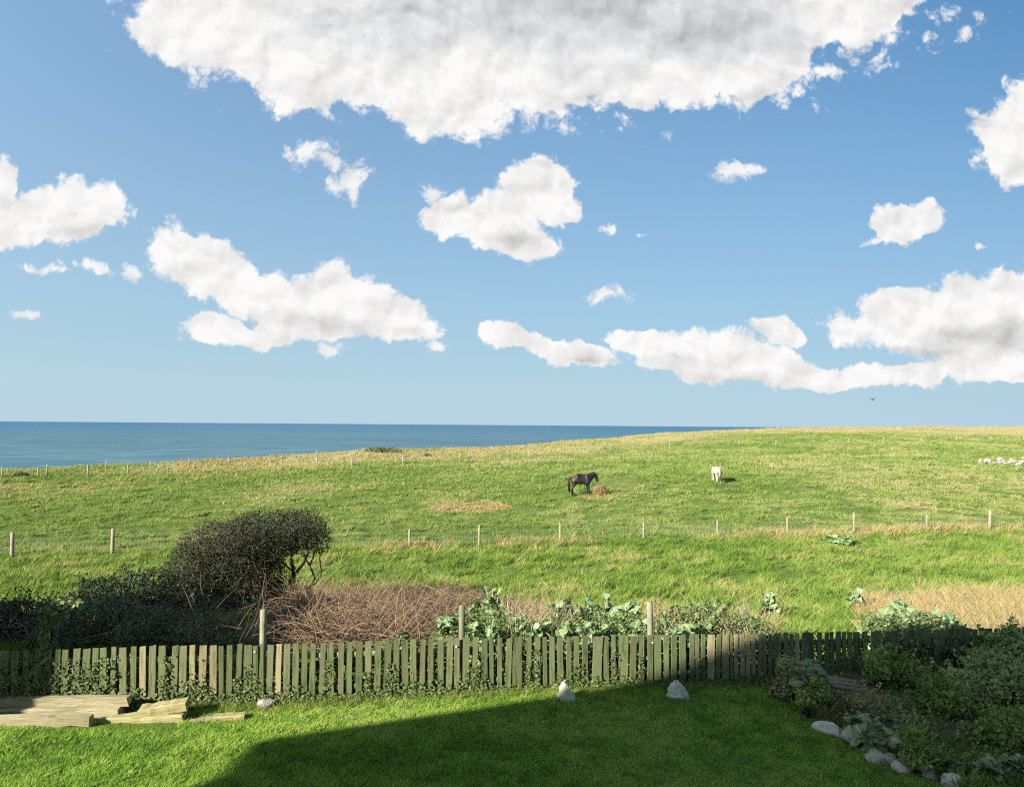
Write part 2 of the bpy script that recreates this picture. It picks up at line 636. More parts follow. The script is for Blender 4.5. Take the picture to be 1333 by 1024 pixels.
GREEN_F = [(0.090, 0.145, 0.026), (0.155, 0.225, 0.048), (0.225, 0.285, 0.075), (0.36, 0.315, 0.155)]
GREEN_L = [(0.130, 0.240, 0.032), (0.195, 0.340, 0.042), (0.270, 0.430, 0.060), (0.35, 0.44, 0.10)]
M_field_blade = leaf_mat('field_blade', GREEN_F, 0.3, 0.6, 0.2, inst=True)
M_lawn_blade = leaf_mat('lawn_blade', GREEN_L, 0.35, 0.5, 0.25, inst=True, rnd=0.8)
M_dry_blade = leaf_mat('dry_blade', [(0.20, 0.17, 0.055), (0.36, 0.28, 0.12), (0.50, 0.40, 0.21)], 0.25, 0.7, 0.2, inst=True)
M_rough_blade = leaf_mat('rough_blade', [(0.09, 0.165, 0.024), (0.15, 0.24, 0.034), (0.225, 0.295, 0.058), (0.36, 0.32, 0.14)], 0.3, 0.55, 0.25, inst=True)


def ground_mat(name, cols, soil):
    m, t, out = new_mat(name)
    geo = t.n('ShaderNodeNewGeometry')
    pos = geo.outputs['Position']
    a = t.n('ShaderNodeAttribute', attribute_name='dry')
    n1 = t.noise(pos, 0.55, 6, 0.62)
    n2 = t.noise(pos, 5.0, 5, 0.65)
    n3 = t.noise(pos, 38.0, 4, 0.6)
    g = t.mix(t.ramp(n1, 0.32, 0.68), cols[0], cols[1])
    g = t.mix(t.math('MULTIPLY', t.ramp(n2, 0.45, 0.8), 0.55), g, cols[2])
    g = t.mix(t.math('MULTIPLY', t.ramp(n3, 0.62, 0.35), 0.45), g, soil)
    dn_ = t.math('ADD', a.outputs['Fac'], t.math('MULTIPLY', t.math('SUBTRACT', n2, 0.5), 0.35))
    g = t.mix(t.ramp(dn_, 0.08, 0.85), g, cols[3])
    bs = t.n('ShaderNodeBsdfPrincipled')
    t.l(g, bs.inputs['Base Color'])
    bs.inputs['Roughness'].default_value = 0.9
    bs.inputs['Specular IOR Level'].default_value = 0.1
    bp = t.n('ShaderNodeBump')
    bp.inputs['Strength'].default_value = 0.8
    bp.inputs['Distance'].default_value = 0.12
    t.l(t.math('ADD', n2, t.math('MULTIPLY', n3, 0.6)), bp.inputs['Height'])
    t.l(bp.outputs[0], bs.inputs['Normal'])
    t.l(bs.outputs[0], out.inputs[0])
    return m


M_field = ground_mat('field_sward', GREEN_F, (0.06, 0.075, 0.02))
M_lawn = ground_mat('lawn_sward', [(0.09, 0.16, 0.022), (0.12, 0.21, 0.028), (0.17, 0.28, 0.04), (0.25, 0.25, 0.09)], (0.06, 0.08, 0.02))

# ------------------------------------------------------------------ structure: field, lawn, sea
us = np.concatenate([np.linspace(-1.7, -0.82, 40, endpoint=False), np.linspace(-0.82, 0.82, 560), np.linspace(0.82, 1.7, 41)[1:]])
ys = np.concatenate([np.geomspace(7.0, 262, 430), np.array([266, 272, 282, 300])])
UU, YY = np.meshgrid(us, ys)
XX = UU * YY
yf_ = fence_y(XX)
ZZ = field_z(XX, YY)
near = YY < yf_ - 0.12
ZZ = np.where(near, np.minimum(ZZ, lawn_z(XX, YY)) - 0.25, ZZ)
ZZ = np.where(YY > 262, np.minimum(ZZ, -20), ZZ)
nr, nc = UU.shape
idx = np.arange(nr * nc).reshape(nr, nc)
quads = np.stack([idx[:-1, :-1], idx[:-1, 1:], idx[1:, 1:], idx[1:, :-1]], -1).reshape(-1, 4)
o = link('field', mesh_np('field', np.stack([XX, YY, ZZ], -1).reshape(-1, 3), quads, M_field, True,
                          {'dry': dry_amount(XX, YY).ravel()}))
tag(o, 'rough green clifftop pasture sloping away to the sea', 'field', kind='structure')

lx = np.linspace(-26, 20, 240)
lt = np.linspace(0, 1, 130)
LX, LT = np.meshgrid(lx, lt)
LY = -14 + (fence_y(LX) + 0.05 + 14) * LT
LZ = lawn_z(LX, LY)
nr, nc = LX.shape
idx = np.arange(nr * nc).reshape(nr, nc)
quads = np.stack([idx[:-1, :-1], idx[:-1, 1:], idx[1:, 1:], idx[1:, :-1]], -1).reshape(-1, 4)
o = link('lawn', mesh_np('lawn', np.stack([LX, LY, LZ], -1).reshape(-1, 3), quads, M_lawn, True, {'dry': np.zeros(LX.size)}))
tag(o, 'mown green garden lawn in front of the picket fence', 'lawn', kind='structure')

# sea
m, t, out = new_mat('sea_water')
geo = t.n('ShaderNodeNewGeometry')
mp = t.n('ShaderNodeMapping')
t.l(geo.outputs['Position'], mp.inputs[0])
mp.inputs['Scale'].default_value = (1.0, 1.0, 1.0)
n1 = t.noise(mp.outputs[0], 0.004, 5, 0.6)
mp2 = t.n('ShaderNodeMapping')
t.l(geo.outputs['Position'], mp2.inputs[0])
mp2.inputs['Scale'].default_value = (0.35, 1.0, 1.0)
n2 = t.noise(mp2.outputs[0], 0.05, 7, 0.68)
n3 = t.noise(mp2.outputs[0], 0.0011, 4, 0.55)
sepp = t.n('ShaderNodeSeparateXYZ')
t.l(geo.outputs['Position'], sepp.inputs[0])
deep = t.ramp(t.math('DIVIDE', sepp.outputs[1], 6000.0), 0.0, 1.0)
c = t.mix(t.ramp(n1, 0.35, 0.65), (0.034, 0.098, 0.140), (0.048, 0.122, 0.158))
c = t.mix(t.math('MULTIPLY', t.ramp(n2, 0.42, 0.66), 0.95), c, (0.098, 0.195, 0.228))
c = t.mix(deep, c, (0.028, 0.118, 0.205))
c = t.mix(t.math('MULTIPLY', t.ramp(n3, 0.45, 0.7), 0.5), c, (0.027, 0.082, 0.135))
wc = t.noise(mp2.outputs[0], 0.09, 6, 0.75)
c = t.mix(t.math('MULTIPLY', t.ramp(wc, 0.735, 0.77), 0.6), c, (0.6, 0.65, 0.65))
bs = t.n('ShaderNodeBsdfPrincipled')
t.l(c, bs.inputs['Base Color'])
bs.inputs['Roughness'].default_value = 0.45
bs.inputs['IOR'].default_value = 1.33
bs.inputs['Specular IOR Level'].default_value = 0.12
bp = t.n('ShaderNodeBump')
bp.inputs['Strength'].default_value = 0.5
bp.inputs['Distance'].default_value = 0.6
t.l(n2, bp.inputs['Height'])
t.l(bp.outputs[0], bs.inputs['Normal'])
t.l(bs.outputs[0], out.inputs[0])
M_sea = m
sx = np.array([-70000, -20000, -6000, -2000, -600, 0, 600, 2000, 6000, 20000, 70000.0])
sy = np.array([-200, 60, 200, 500, 1200, 3000, 8000, 20000, 52000.0])
SX, SY = np.meshgrid(sx, sy)
nr, nc = SX.shape
idx = np.arange(nr * nc).reshape(nr, nc)
quads = np.stack([idx[:-1, :-1], idx[:-1, 1:], idx[1:, 1:], idx[1:, :-1]], -1).reshape(-1, 4)
o = link('sea', mesh_np('sea', np.stack([SX, SY, np.full(SX.shape, -31.0)], -1).reshape(-1, 3), quads, M_sea))
tag(o, 'blue-green sea reaching the horizon beyond the clifftop', 'sea', kind='structure')

# ------------------------------------------------------------------ the house the picture is taken from, and an unseen block added for shade
M_render = rough_mat('house_render', (0.55, 0.53, 0.48), (0.62, 0.60, 0.55), 1.5, 0.9, 0.15)
M_slate = rough_mat('roof_slate', (0.10, 0.10, 0.11), (0.15, 0.145, 0.14), 3.0, 0.8, 0.4)
M_glass = rough_mat('window_glass', (0.03, 0.035, 0.04), (0.04, 0.045, 0.05), 1.0, 0.08, 0.0, spec=0.6)
M_upvc = rough_mat('white_frame', (0.75, 0.75, 0.74), (0.8, 0.8, 0.79), 2.0, 0.5, 0.0)


def gabled(name, x0, x1, y0, y1, eave, over, slope, label, wins):
    root = empty(name, ((x0 + x1) / 2, y1, 0))
    off = np.array([(x0 + x1) / 2, y1, 0])
    xm = (x0 + x1) / 2
    rise = slope * (xm - x0)
    mb = MB()
    v = np.array([(x0, y0, -0.4), (x1, y0, -0.4), (x1, y1, -0.4), (x0, y1, -0.4), (x0, y0, eave), (x1, y0, eave), (x1, y1, eave), (x0, y1, eave),
                  (xm, y0, eave + rise), (xm, y1, eave + rise)]) - off
    mb.add(v, [(4, 5, 8), (6, 7, 9)], [(0, 1, 5, 4), (1, 2, 6, 5), (2, 3, 7, 6), (3, 0, 4, 7)])
    mb.build('wall', M_render, root)
    rf = MB()
    for s in (-1, 1):
        xe = (x0 - over) if s < 0 else (x1 + over)
        ze = eave - slope * over + 0.02
        zt = eave + rise + 0.02
        ya, yb = y0 - 0.2, y1 + 0.2
        q = np.array([(xe, ya, ze), (xe, yb, ze), (xm, yb, zt), (xm, ya, zt)]) - off
        up = q + np.array([0, 0, 0.16])
        rf.add(np.vstack([q, up]), None, [(0, 1, 2, 3), (7, 6, 5, 4), (0, 4, 5, 1), (1, 5, 6, 2), (2, 6, 7, 3), (3, 7, 4, 0)])
    rf.build('roof', M_slate, root)
    for (wx, wz, ww, wh) in wins:
        f = MB()
        for sx_ in (-1, 1):
            f.box(np.array([wx + sx_ * ww / 2, y1 + 0.03, wz]) - off, (0.07, 0.08, wh + 0.07))
            f.box(np.array([wx, y1 + 0.03, wz + sx_ * wh / 2]) - off, (ww - 0.07, 0.08, 0.07))
        fo = f.build('window', M_upvc, root)
        g = MB()
        g.box(np.array([wx, y1 + 0.012, wz]) - off, (ww - 0.06, 0.02, wh - 0.06))
        g.build('pane', M_glass, fo)
    tag(root, label, 'house')
    return root


gabled('house', -13.7, 1.9, -9.0, -0.9, 7.16, 0.75, 0.60, 'pale rendered house with a slate gable that shades the lawn',
       [(-10.5, 1.5, 1.6, 1.3), (-6.0, 1.5, 1.8, 1.3), (-2.0, 1.5, 1.4, 1.3), (-10.5, 4.6, 1.4, 1.2), (-6.0, 4.6, 1.4, 1.2)])

# unseen gabled block added off to the left, shaped to shade the fence end
bx_ = -5.95 - 0.75 / 0.66 * (10.2 - 5.0)
gabled('shade_block', bx_ - 5.0, bx_, 5.0, 9.4, 4.75, 0.12, 0.2, 'unseen low gabled block added to shade the left end of the picket fence', [(bx_ - 2.5, 1.4, 1.2, 1.0)])

# ------------------------------------------------------------------ picket fence
M_picket = []
for k, (a, b, c3) in enumerate([((0.100, 0.122, 0.052), (0.185, 0.198, 0.098), (0.062, 0.090, 0.030)),
                                ((0.120, 0.130, 0.065), (0.215, 0.218, 0.122), (0.075, 0.102, 0.038)),
                                ((0.24, 0.205, 0.115), (0.35, 0.30, 0.18), (0.15, 0.16, 0.07)),
                                ((0.100, 0.125, 0.055), (0.160, 0.180, 0.085), (0.065, 0.090, 0.030))]):
    M_picket.append(rough_mat('picket_wood_%d' % k, a, b, 5.0, 0.9, 0.5, c3, (6.0, 6.0, 0.9), 0.15, 0.5, obj_rand=0.22))
M_post = rough_mat('weathered_post', (0.17, 0.16, 0.11), (0.26, 0.24, 0.175), 6.0, 0.9, 0.5, (0.14, 0.16, 0.07), (5, 5, 1), 0.15, 0.52)
M_postgreen = rough_mat('mossy_post', (0.13, 0.14, 0.07), (0.20, 0.20, 0.12), 6.0, 0.9, 0.5, (0.09, 0.12, 0.04), (5, 5, 1), 0.15, 0.5)
M_bolt = rough_mat('bolt_zinc', (0.7, 0.7, 0.7), (0.8, 0.8, 0.8), 4.0, 0.4, 0.0)

FANG = math.atan(FS)


def fpt(X, off=0.0):
    """point on the fence line, off metres towards the house"""
    return np.array([X + off * math.sin(FANG), fence_y(X) - off * math.cos(FANG)])


def fence_top(X):
    tx = [-12, -9, -5.0, -2.6, -0.8, 3.8, 12]
    tz = [at(100, 846, fence_y(-6.0)).z + 0.1, at(60, 845, fence_y(-6.3)).z + 0.02, at(200, 841, fence_y(-5.0)).z, at(430, 837, fence_y(-2.7)).z,
          at(600, 830, fence_y(-0.77)).z, at(970, 825, fence_y(3.8)).z, at(1200, 821, fence_y(7.0)).z - 0.1]
    return float(np.interp(X, tx, tz))


pf = empty('picket_fence', (-0.77, fence_y(-0.77), 0))
tag(pf, 'long green-weathered picket fence between the lawn and the pasture', 'fence')
PF0 = np.array([-0.77, fence_y(-0.77), 0])
picket_shapes = []
for k in range(10):
    bm = bmesh.new()
    w, d = 1.0, 0.019
    nz = 5
    rows = []
    skew = rng.normal(0, 0.10)
    for i in range(nz):
        zz = i / (nz - 1)
        ww = w * (1 + rng.normal(0, 0.025))
        cx = skew * (zz - 0.5) + rng.normal(0, 0.02)
        tl = rng.normal(0, 0.005) if i == nz - 1 else 0
        rows.append([bm.verts.new((cx - ww / 2, -d / 2, zz + tl)), bm.verts.new((cx + ww / 2, -d / 2, zz - tl)),
                     bm.verts.new((cx + ww / 2, d / 2, zz - tl)), bm.verts.new((cx - ww / 2, d / 2, zz + tl))])
    for i in range(nz - 1):
        for j in range(4):
            j2 = (j + 1) % 4
            bm.faces.new((rows[i][j], rows[i][j2], rows[i + 1][j2], rows[i + 1][j]))
    bm.faces.new(rows[-1])
    bm.faces.new(rows[0][::-1])
    me = bpy.data.meshes.new('picket')
    bm.to_mesh(me)
    bm.free()
    picket_shapes.append(me)
variants = {}
xx = -9.2
n_p = 0
while xx < 11.0:
    u_ = xx / fence_y(xx)
    wid = float(np.clip(rng.normal(0.083, 0.012), 0.06, 0.12))
    if rng.random() < 0.06:
        wid = 0.145
    gap = float(np.clip(rng.normal(0.043, 0.011), 0.015, 0.07))
    xc = xx + wid / 2
    bx0, by0 = fpt(xc, 0.0)
    zt = fence_top(xc) + rng.normal(0, 0.006)
    zb = float(lawn_z(bx0, by0)) - 0.06
    r = rng.random()
    mi = 0 if r < 0.45 else 1 if r < 0.74 else 2 if r < 0.78 else 3
    px_here = PW / 2 + F_PX * u_
    if px_here < 160 and mi == 2:
        mi = 3
    if 252 < px_here < 292 or abs(px_here - 195) < 6:
        mi = 2
    if 325 < px_here < 352:
        gap = 0.018
    if 890 < px_here < 1040:
        wid *= 0.78
        gap *= 0.7
        if rng.random() < 0.4:
            mi = 2
    if px_here > 1040:
        mi = 3
        if rng.random() < 0.35:
            wid *= 1.4
    vi = int(rng.integers(10))
    key = (vi, mi)
    if key not in variants:
        mm = picket_shapes[vi].copy()
        mm.materials.append(M_picket[mi])
        variants[key] = mm
    po = link('picket', variants[key], pf)
    po.location = Vector((bx0, by0, zb)) - Vector(PF0)
    po.rotation_euler = (rng.normal(0, 0.012), rng.normal(0, 0.014), FANG + rng.normal(0, 0.02))
    po.scale = (wid, 1.0, zt - zb)
    xx += wid + gap
    n_p += 1
for hfrac in (0.22, 0.78):
    segs = [-9.2, -5.9, -2.75, -0.6, 2.15, 5.0, 8.0, 11.0]
    for a, b in zip(segs[:-1], segs[1:]):
        pa, pb = fpt(a, -0.036), fpt(b - 0.01, -0.036)
        za = float(lawn_z(*pa)) + hfrac * (fence_top(a) - float(lawn_z(*pa)))
        zb = float(lawn_z(*pb)) + hfrac * (fence_top(b) - float(lawn_z(*pb)))
        rail = MB()
        A, B = np.array([*pa, za]) - PF0, np.array([*pb, zb]) - PF0
        mid, dv = (A + B) / 2, B - A
        rail.box(mid, (np.linalg.norm(dv), 0.04, 0.07), (0, -math.asin(dv[2] / np.linalg.norm(dv)), FANG))
        rail.build('rail', M_picket[3], pf)


def round_post(px, ytop, off, rad, mat, parent, org, square=False, zfn=lawn_z, depth=None):
    # a post on the fence line at picture column px
    u = pix_dir(px, ytop).x / pix_dir(px, ytop).y
    X = (FY0 - FS * FX0) * u / (1 - FS * u)
    bx, by = fpt(X, off)
    top = at(px, ytop, by).z
    zb = float(zfn(bx, by)) - 0.2
    mb = MB()
    lean = rng.normal(0, 0.015, 2)
    n = 6
    hs = np.linspace(0, 1, n)
    pts = [(bx + lean[0] * (h - 0.5), by + lean[1] * h, zb + (top - zb) * h) for h in hs]
    pts = np.array(pts) - org
    rr = np.full(n, rad) * (1 + rng.normal(0, 0.03, n))
    pts = np.vstack([pts, pts[-1] + (0, 0, rad * 0.35)])
    rr = np.append(rr, rad * 0.55)
    mb.tube(pts, rr, 10)
    return mb.build('post', mat, parent, smooth=True), (bx, by, top)


posts_px = [(342, 794, -0.10, 0.046, M_post), (603, 789, -0.10, 0.046, M_postgreen), (850, 784, -0.10, 0.046, M_post)]
for (px, yt, off, rad, mt) in posts_px:
    round_post(px, yt, off, rad, mt, pf, PF0)
for (px, py) in [(332, 848), (594, 841), (596, 903), (849, 836), (967, 858)]:
    u = pix_dir(px, py).x / pix_dir(px, py).y
    X = (FY0 - FS * FX0) * u / (1 - FS * u)
    q = fpt(X, 0.016)
    b = MB()
    z = at(px, py, q[1]).z
    b.tube(np.array([[*q, z], [*fpt(X, 0.03), z]]) - PF0, [0.016, 0.012], 8)
    b.build('bolt', M_bolt, pf)

# leaning garden stakes at the ivy end
ivp, ivtop = round_post(60, 795, -0.05, 0.05, M_postgreen, None, np.zeros(3))
ivp.name = 'fence_stake'
ivp.data.transform(Matrix.Translation((-ivtop[0], -ivtop[1], 0)))
ivp.location = (ivtop[0], ivtop[1], 0)
tag(ivp, 'tall ivy-wrapped stake at the shaded left end of the fence', 'stake')

# ------------------------------------------------------------------ timbers lying in front of the fence
M_sleeper = rough_mat('sleeper_wood', (0.235, 0.205, 0.12), (0.34, 0.305, 0.195), 2.5, 0.9, 0.8, (0.14, 0.14, 0.075), (0.6, 5, 5), 0.15, 0.52)
M_yellowwood = rough_mat('sawn_wood', (0.27, 0.235, 0.105), (0.36, 0.32, 0.165), 2.5, 0.9, 0.7, (0.22, 0.21, 0.10), (0.6, 5, 5), 0.15, 0.56)


def timber(px0, px1, pyc, depth, hh, dd, mat, label, yaw=None, tilt=0.0, lift=0.0):
    A, B = at(px0, pyc, depth), at(px1, pyc, depth)
    L = abs(B.x - A.x)
    cx = (A.x + B.x) / 2
    yw = FANG if yaw is None else yaw
    cz = float(lawn_z(cx, depth)) + lift
    bm = bmesh.new()
    bmesh.ops.create_cube(bm, size=1.0)
    bmesh.ops.scale(bm, vec=(L, dd, hh), verts=bm.verts)
    bmesh.ops.subdivide_edges(bm, edges=[e for e in bm.edges if abs(e.verts[0].co.x - e.verts[1].co.x) > L * 0.5], cuts=7)
    bmesh.ops.bevel(bm, geom=[e for e in bm.edges if abs(e.verts[0].co.x - e.verts[1].co.x) > L * 0.01 and e.is_manifold], offset=0.013, segments=1, affect='EDGES')
    for v in bm.verts:
        v.co += Vector(rng.normal(0, 0.009, 3)) * min(1.0, L / 1.2)
        v.co.z += hh / 2
    me = bpy.data.meshes.new('timber_sleeper')
    bm.to_mesh(me)
    bm.free()
    me.materials.append(mat)
    o = link('timber_sleeper', me, None, (cx, depth, cz - 0.01))
    o.rotation_euler = (rng.normal(0, 0.02), tilt, yw)
    tag(o, label, 'timber', 'old timbers along the fence foot')
    return o


timber(-60, 166, 911, 9.98, 0.125, 0.11, M_sleeper, 'long grey timber on top of the stack by the fence', lift=0.115, yaw=0.05)
timber(-60, 154, 924, 9.93, 0.12, 0.16, M_sleeper, 'long timber lying beneath the topmost grey one', yaw=0.05)
timber(-60, 117, 938, 9.62, 0.125, 0.10, M_sleeper, 'front long timber edging the lawn at far left', yaw=0.04)
timber(138, 238, 926, 9.90, 0.085, 0.20, M_yellowwood, 'flat yellowish board under the sloping block', yaw=0.12)
timber(186, 243, 914, 9.97, 0.13, 0.20, M_yellowwood, 'short yellow sawn block with a dark cut end', lift=0.085, tilt=-0.10, yaw=0.20)
timber(280, 318, 922, 10.02, 0.085, 0.15, M_yellowwood, 'short yellow offcut sunk in grass near the white rock', yaw=0.2)
timber(250, 284, 926, 9.95, 0.05, 0.10, M_sleeper, 'thin split batten lying beside the short offcut', yaw=0.5)

# ------------------------------------------------------------------ stones
M_chalk = rough_mat('chalky_stone', (0.22, 0.21, 0.175), (0.33, 0.315, 0.27), 7.0, 0.9, 0.9, (0.20, 0.20, 0.13), None, 0.2, 0.55)
M_greystone = rough_mat('grey_stone', (0.42, 0.37, 0.28), (0.58, 0.52, 0.41), 7.0, 0.9, 0.9, (0.15, 0.155, 0.09), None, 0.2, 0.55)


def stone_mesh(name, size, seed, mat, point=0.0, sub=3, angular=0.22):
    bm = bmesh.new()
    bmesh.ops.create_icosphere(bm, subdivisions=sub, radius=0.5)
    rs = np.random.default_rng(seed)
    planes = [(Vector(rs.normal(0, 1, 3)).normalized(), rs.uniform(0.24, 0.40)) for _ in range(13)]
    for v in bm.verts:
        for n, d in planes:
            k = v.co.dot(n)
            if k > d:
                v.co -= n * (k - d) * 0.97
        v.co *= 1 + angular * (fbm2(np.array(v.co.x * 4 + seed), np.array(v.co.y * 4 + v.co.z * 3), seed, 3) - 0.5)
        if point:
            h = v.co.z + 0.5
            k = max(0.10, 1 - point * h)
            v.co.x *= k * 1.25
            v.co.y *= k * 1.25
        v.co = Vector((v.co.x * size[0], v.co.y * size[1], v.co.z * size[2]))
    me = bpy.data.meshes.new(name)
    bm.to_mesh(me)
    bm.free()
    me.materials.append(mat)
    return me


def stone(name, px, py, size, label, seed, mat=None, point=0.0, yaw=0.0, cat='stone', sink=0.28, fn=None, group=None):
    g = ground_hit(px, py, fn)
    o = link(name, stone_mesh(name, size, seed, mat or M_chalk, point), None, (g.x, g.y, g.z + size[2] * (0.5 - sink)))
    o.rotation_euler = (0, 0, yaw)
    tag(o, label, cat, group)
    return o


lawn_fn = lambda x, y: float(lawn_z(x, y))
def pointed_stone(px, py, w, d, h, label, seed, lean):
    """upright wedge of limestone: broad foot, blunt off-centre tip, broken faces"""
    g = ground_hit(px, py, lawn_fn)
    rs = np.random.default_rng(seed)
    bm = bmesh.new()
    n, lev = 9, 6
    rings = []
    for k_ in range(lev):
        t_ = k_ / (lev - 1)
        sc_ = (1 - t_) ** 0.7 * 0.90 + 0.10
        rings.append([bm.verts.new(((w / 2 * sc_ * math.cos(j / n * 6.283) * (1 + rs.normal(0, 0.13)) + lean * t_ * w), d / 2 * sc_ * math.sin(j / n * 6.283) * (1 + rs.normal(0, 0.15)),
                                    h * t_ - 0.06 + rs.normal(0, 0.02))) for j in range(n)])
    for k_ in range(lev - 1):
        for j in range(n):
            bm.faces.new((rings[k_][j], rings[k_][(j + 1) % n], rings[k_ + 1][(j + 1) % n], rings[k_ + 1][j]))
    bm.faces.new(rings[-1])
    bm.faces.new(rings[0][::-1])
    me = bpy.data.meshes.new('pointed_stone')
    bm.to_mesh(me)
    bm.free()
    me.materials.append(M_lime)
    o = link('pointed_stone', me, None, (g.x, g.y, g.z))
    tag(o, label, 'stone')


M_lime = rough_mat('limestone', (0.46, 0.42, 0.33), (0.64, 0.59, 0.48), 9.0, 0.9, 1.0, (0.30, 0.29, 0.22), None, 0.2, 0.55)
pointed_stone(738, 911, 0.37, 0.24, 0.30, 'smaller pale pointed stone standing at the fence foot, nearer the sunlit lawn', 5, -0.12)
pointed_stone(883, 908, 0.47, 0.28, 0.31, 'larger pale pointed stone standing in shade at the fence foot', 9, -0.05)
stone('rock', 347, 920, (0.28, 0.2, 0.17), 'rough pale rock in the ivy below the tall bare post', 12, None, 0.2, 0.3, fn=lawn_fn)
stone('edging_stone', 1054, 926, (0.20, 0.36, 0.30), 'narrow upright stone at the head of the bed edging', 21, M_greystone, 0.2, 0.5, sink=0.15, fn=lawn_fn)
stone('edging_stone', 1079, 955, (0.46, 0.22, 0.24), 'long pale stone in the bed edging beside the grass tuft', 22, M_greystone, 0.0, -0.55, fn=lawn_fn)
stone('edging_stone', 1111, 968, (0.36, 0.26, 0.34), 'broad square stone in the middle of the bed edging', 23, M_greystone, 0.0, -0.6, fn=lawn_fn)
stone('edging_stone', 1144, 991, (0.40, 0.26, 0.30), 'ridged pale stone in the edging below the grey-green cabbage', 24, M_greystone, 0.0, -0.6, fn=lawn_fn)
stone('edging_stone', 1178, 1003, (0.30, 0.22, 0.2), 'low stone half sunk in the edging under the shrubs', 25, M_greystone, 0.0, -0.3, fn=lawn_fn)
stone('edging_stone', 1212, 1012, (0.34, 0.20, 0.2), 'small pale stone near the bottom end of the bed edging', 26, M_greystone, 0.0, -0.6, fn=lawn_fn)
stone('edging_stone', 1242, 1026, (0.42, 0.26, 0.26), 'lowest edging stone at the bottom border of the picture', 27, M_greystone, 0.0, -0.5, fn=lawn_fn)

# white rubble bank out in the pasture
rb = ground_hit(1300, 606)
heap = empty('stone_heap', rb)
tag(heap, 'low bank of white stones out in the pasture at far right', 'stone heap')
M_white = rough_mat('white_stone', (0.24, 0.23, 0.195), (0.34, 0.325, 0.285), 2.0, 0.9, 0.6, (0.22, 0.21, 0.15), None, 0.2, 0.54)
hm = [stone_mesh('stone', (1, 1, 1), 60 + i, M_white, 0, 2, 0.3) for i in range(5)]
for i in range(95):
    t_ = rng.uniform(0, 1)
    px = 1274 + 82 * t_
    py = 604 + (4.0 if t_ > 0.35 else 1.0) * rng.uniform(-1, 1)
    g = ground_hit(px, py)
    s = rng.uniform(0.2, 0.6) * (1.2 if rng.random() < 0.2 else 0.8)
    o = link('stone', hm[i % 5], heap)
    o.location = Vector((g.x, g.y, g.z + s * 0.18 + rng.uniform(0, 0.42))) - rb
    o.scale = (s, s * rng.uniform(0.6, 1), s * rng.uniform(0.5, 0.8))
    o.rotation_euler = tuple(rng.uniform(0, 6, 3))

# ------------------------------------------------------------------ stock fence across the pasture
M_stake = rough_mat('pale_stake', (0.21, 0.19, 0.125), (0.30, 0.275, 0.19), 4.0, 0.9, 0.4, (0.21, 0.20, 0.12), (4, 4, 1), 0.15, 0.6)
M_wire = rough_mat('fence_wire', (0.22, 0.23, 0.21), (0.3, 0.3, 0.27), 4.0, 0.5, 0.0)
sf_posts = [(-62, 697), (16, 693), (147, 688), (262, 686), (398, 687), (533, 688), (624, 684), (729, 681), (838, 680), (934, 677), (1025, 673), (1112, 667), (1207, 670), (1290, 664), (1368, 662)]
sf = None
prev = None
wires = MB()
for i, (px, yt) in enumerate(sf_posts):
    u = pix_dir(px, 700).x / pix_dir(px, 700).y
    Y = 36.04 / (1 - 0.186 * u)
    X = u * Y
    zg = ground_z(X, Y)
    if sf is None:
        SF0 = Vector((X, Y, zg))
        sf = empty('stock_fence', SF0)
        tag(sf, 'post and wire stock fence crossing the pasture below the horses', 'fence')
    top = at(px, yt, Y).z
    rad = 0.085 if px in (16, 147, 1290) else 0.055
    lean = rng.normal(0, 0.02)
    if px == 1290:
        lean = 0.10
    mb = MB()
    base = np.array([X - lean, Y, zg - 0.2])
    tp = np.array([X, Y, top])
    pts = np.array([base + (tp - base) * h for h in (0, 0.3, 0.65, 1.0)])
    mb.tube(np.vstack([pts, tp + (0, 0, 0.02)]) - np.array(SF0), [rad, rad, rad * 0.97, rad * 0.95, rad * 0.5], 8)
    mb.build('post', M_stake, sf, smooth=False)
    cur = (np.array([X, Y - rad, zg]), top)
    if prev is not None:
        for h in (0.12, 0.34, 0.55, 0.76, 0.97):
            A = prev[0].copy(); A[2] += (prev[1] - prev[0][2]) * h
            B = cur[0].copy(); B[2] += (cur[1] - cur[0][2]) * h
            M_ = (A + B) / 2 - np.array([0, 0, 0.012])
            wires.tube(np.array([A, M_, B]) - np.array(SF0), 0.0035, 3, cap=False)
        for k in range(1, 24):
            f = k / 24
            A = prev[0] + (cur[0] - prev[0]) * f
            hgt = ((prev[1] - prev[0][2]) * (1 - f) + (cur[1] - cur[0][2]) * f)
            wires.tube(np.array([A + (0, 0, 0.1 * hgt), A + (0, 0, 0.76 * hgt)]) - np.array(SF0), 0.0028, 3, cap=False)
    prev = cur
wires.build('wire_netting', M_wire, sf)


M_farstake = rough_mat('grey_stake', (0.22, 0.21, 0.16), (0.34, 0.32, 0.24), 4.0, 0.9, 0.3)


def far_fence(pts_px, name, label, hgt, rad):
    root = None
    w = MB()
    prv = None
    for (px, py) in pts_px:
        g = ground_hit(px, py)
        if root is None:
            root = empty(name, g)
            tag(root, label, 'fence')
            org = np.array(g)
        h = hgt * rng.uniform(0.85, 1.1)
        mb = MB()
        ln = rng.normal(0, 0.04)
        mb.tube(np.array([(g.x, g.y, g.z - 0.2), (g.x + ln, g.y, g.z + h), (g.x + ln, g.y, g.z + h + 0.02)]) - org, [rad, rad * 0.9, rad * 0.4], 6)
        mb.build('post', M_farstake, root)
        if prv is not None:
            for hh in (0.45, 0.95):
                w.tube(np.array([(prv.x, prv.y, prv.z + hh), (g.x, g.y, g.z + hh)]) - org, 0.006, 3, cap=False)
        prv = g
    w.build('wire', M_wire, root)


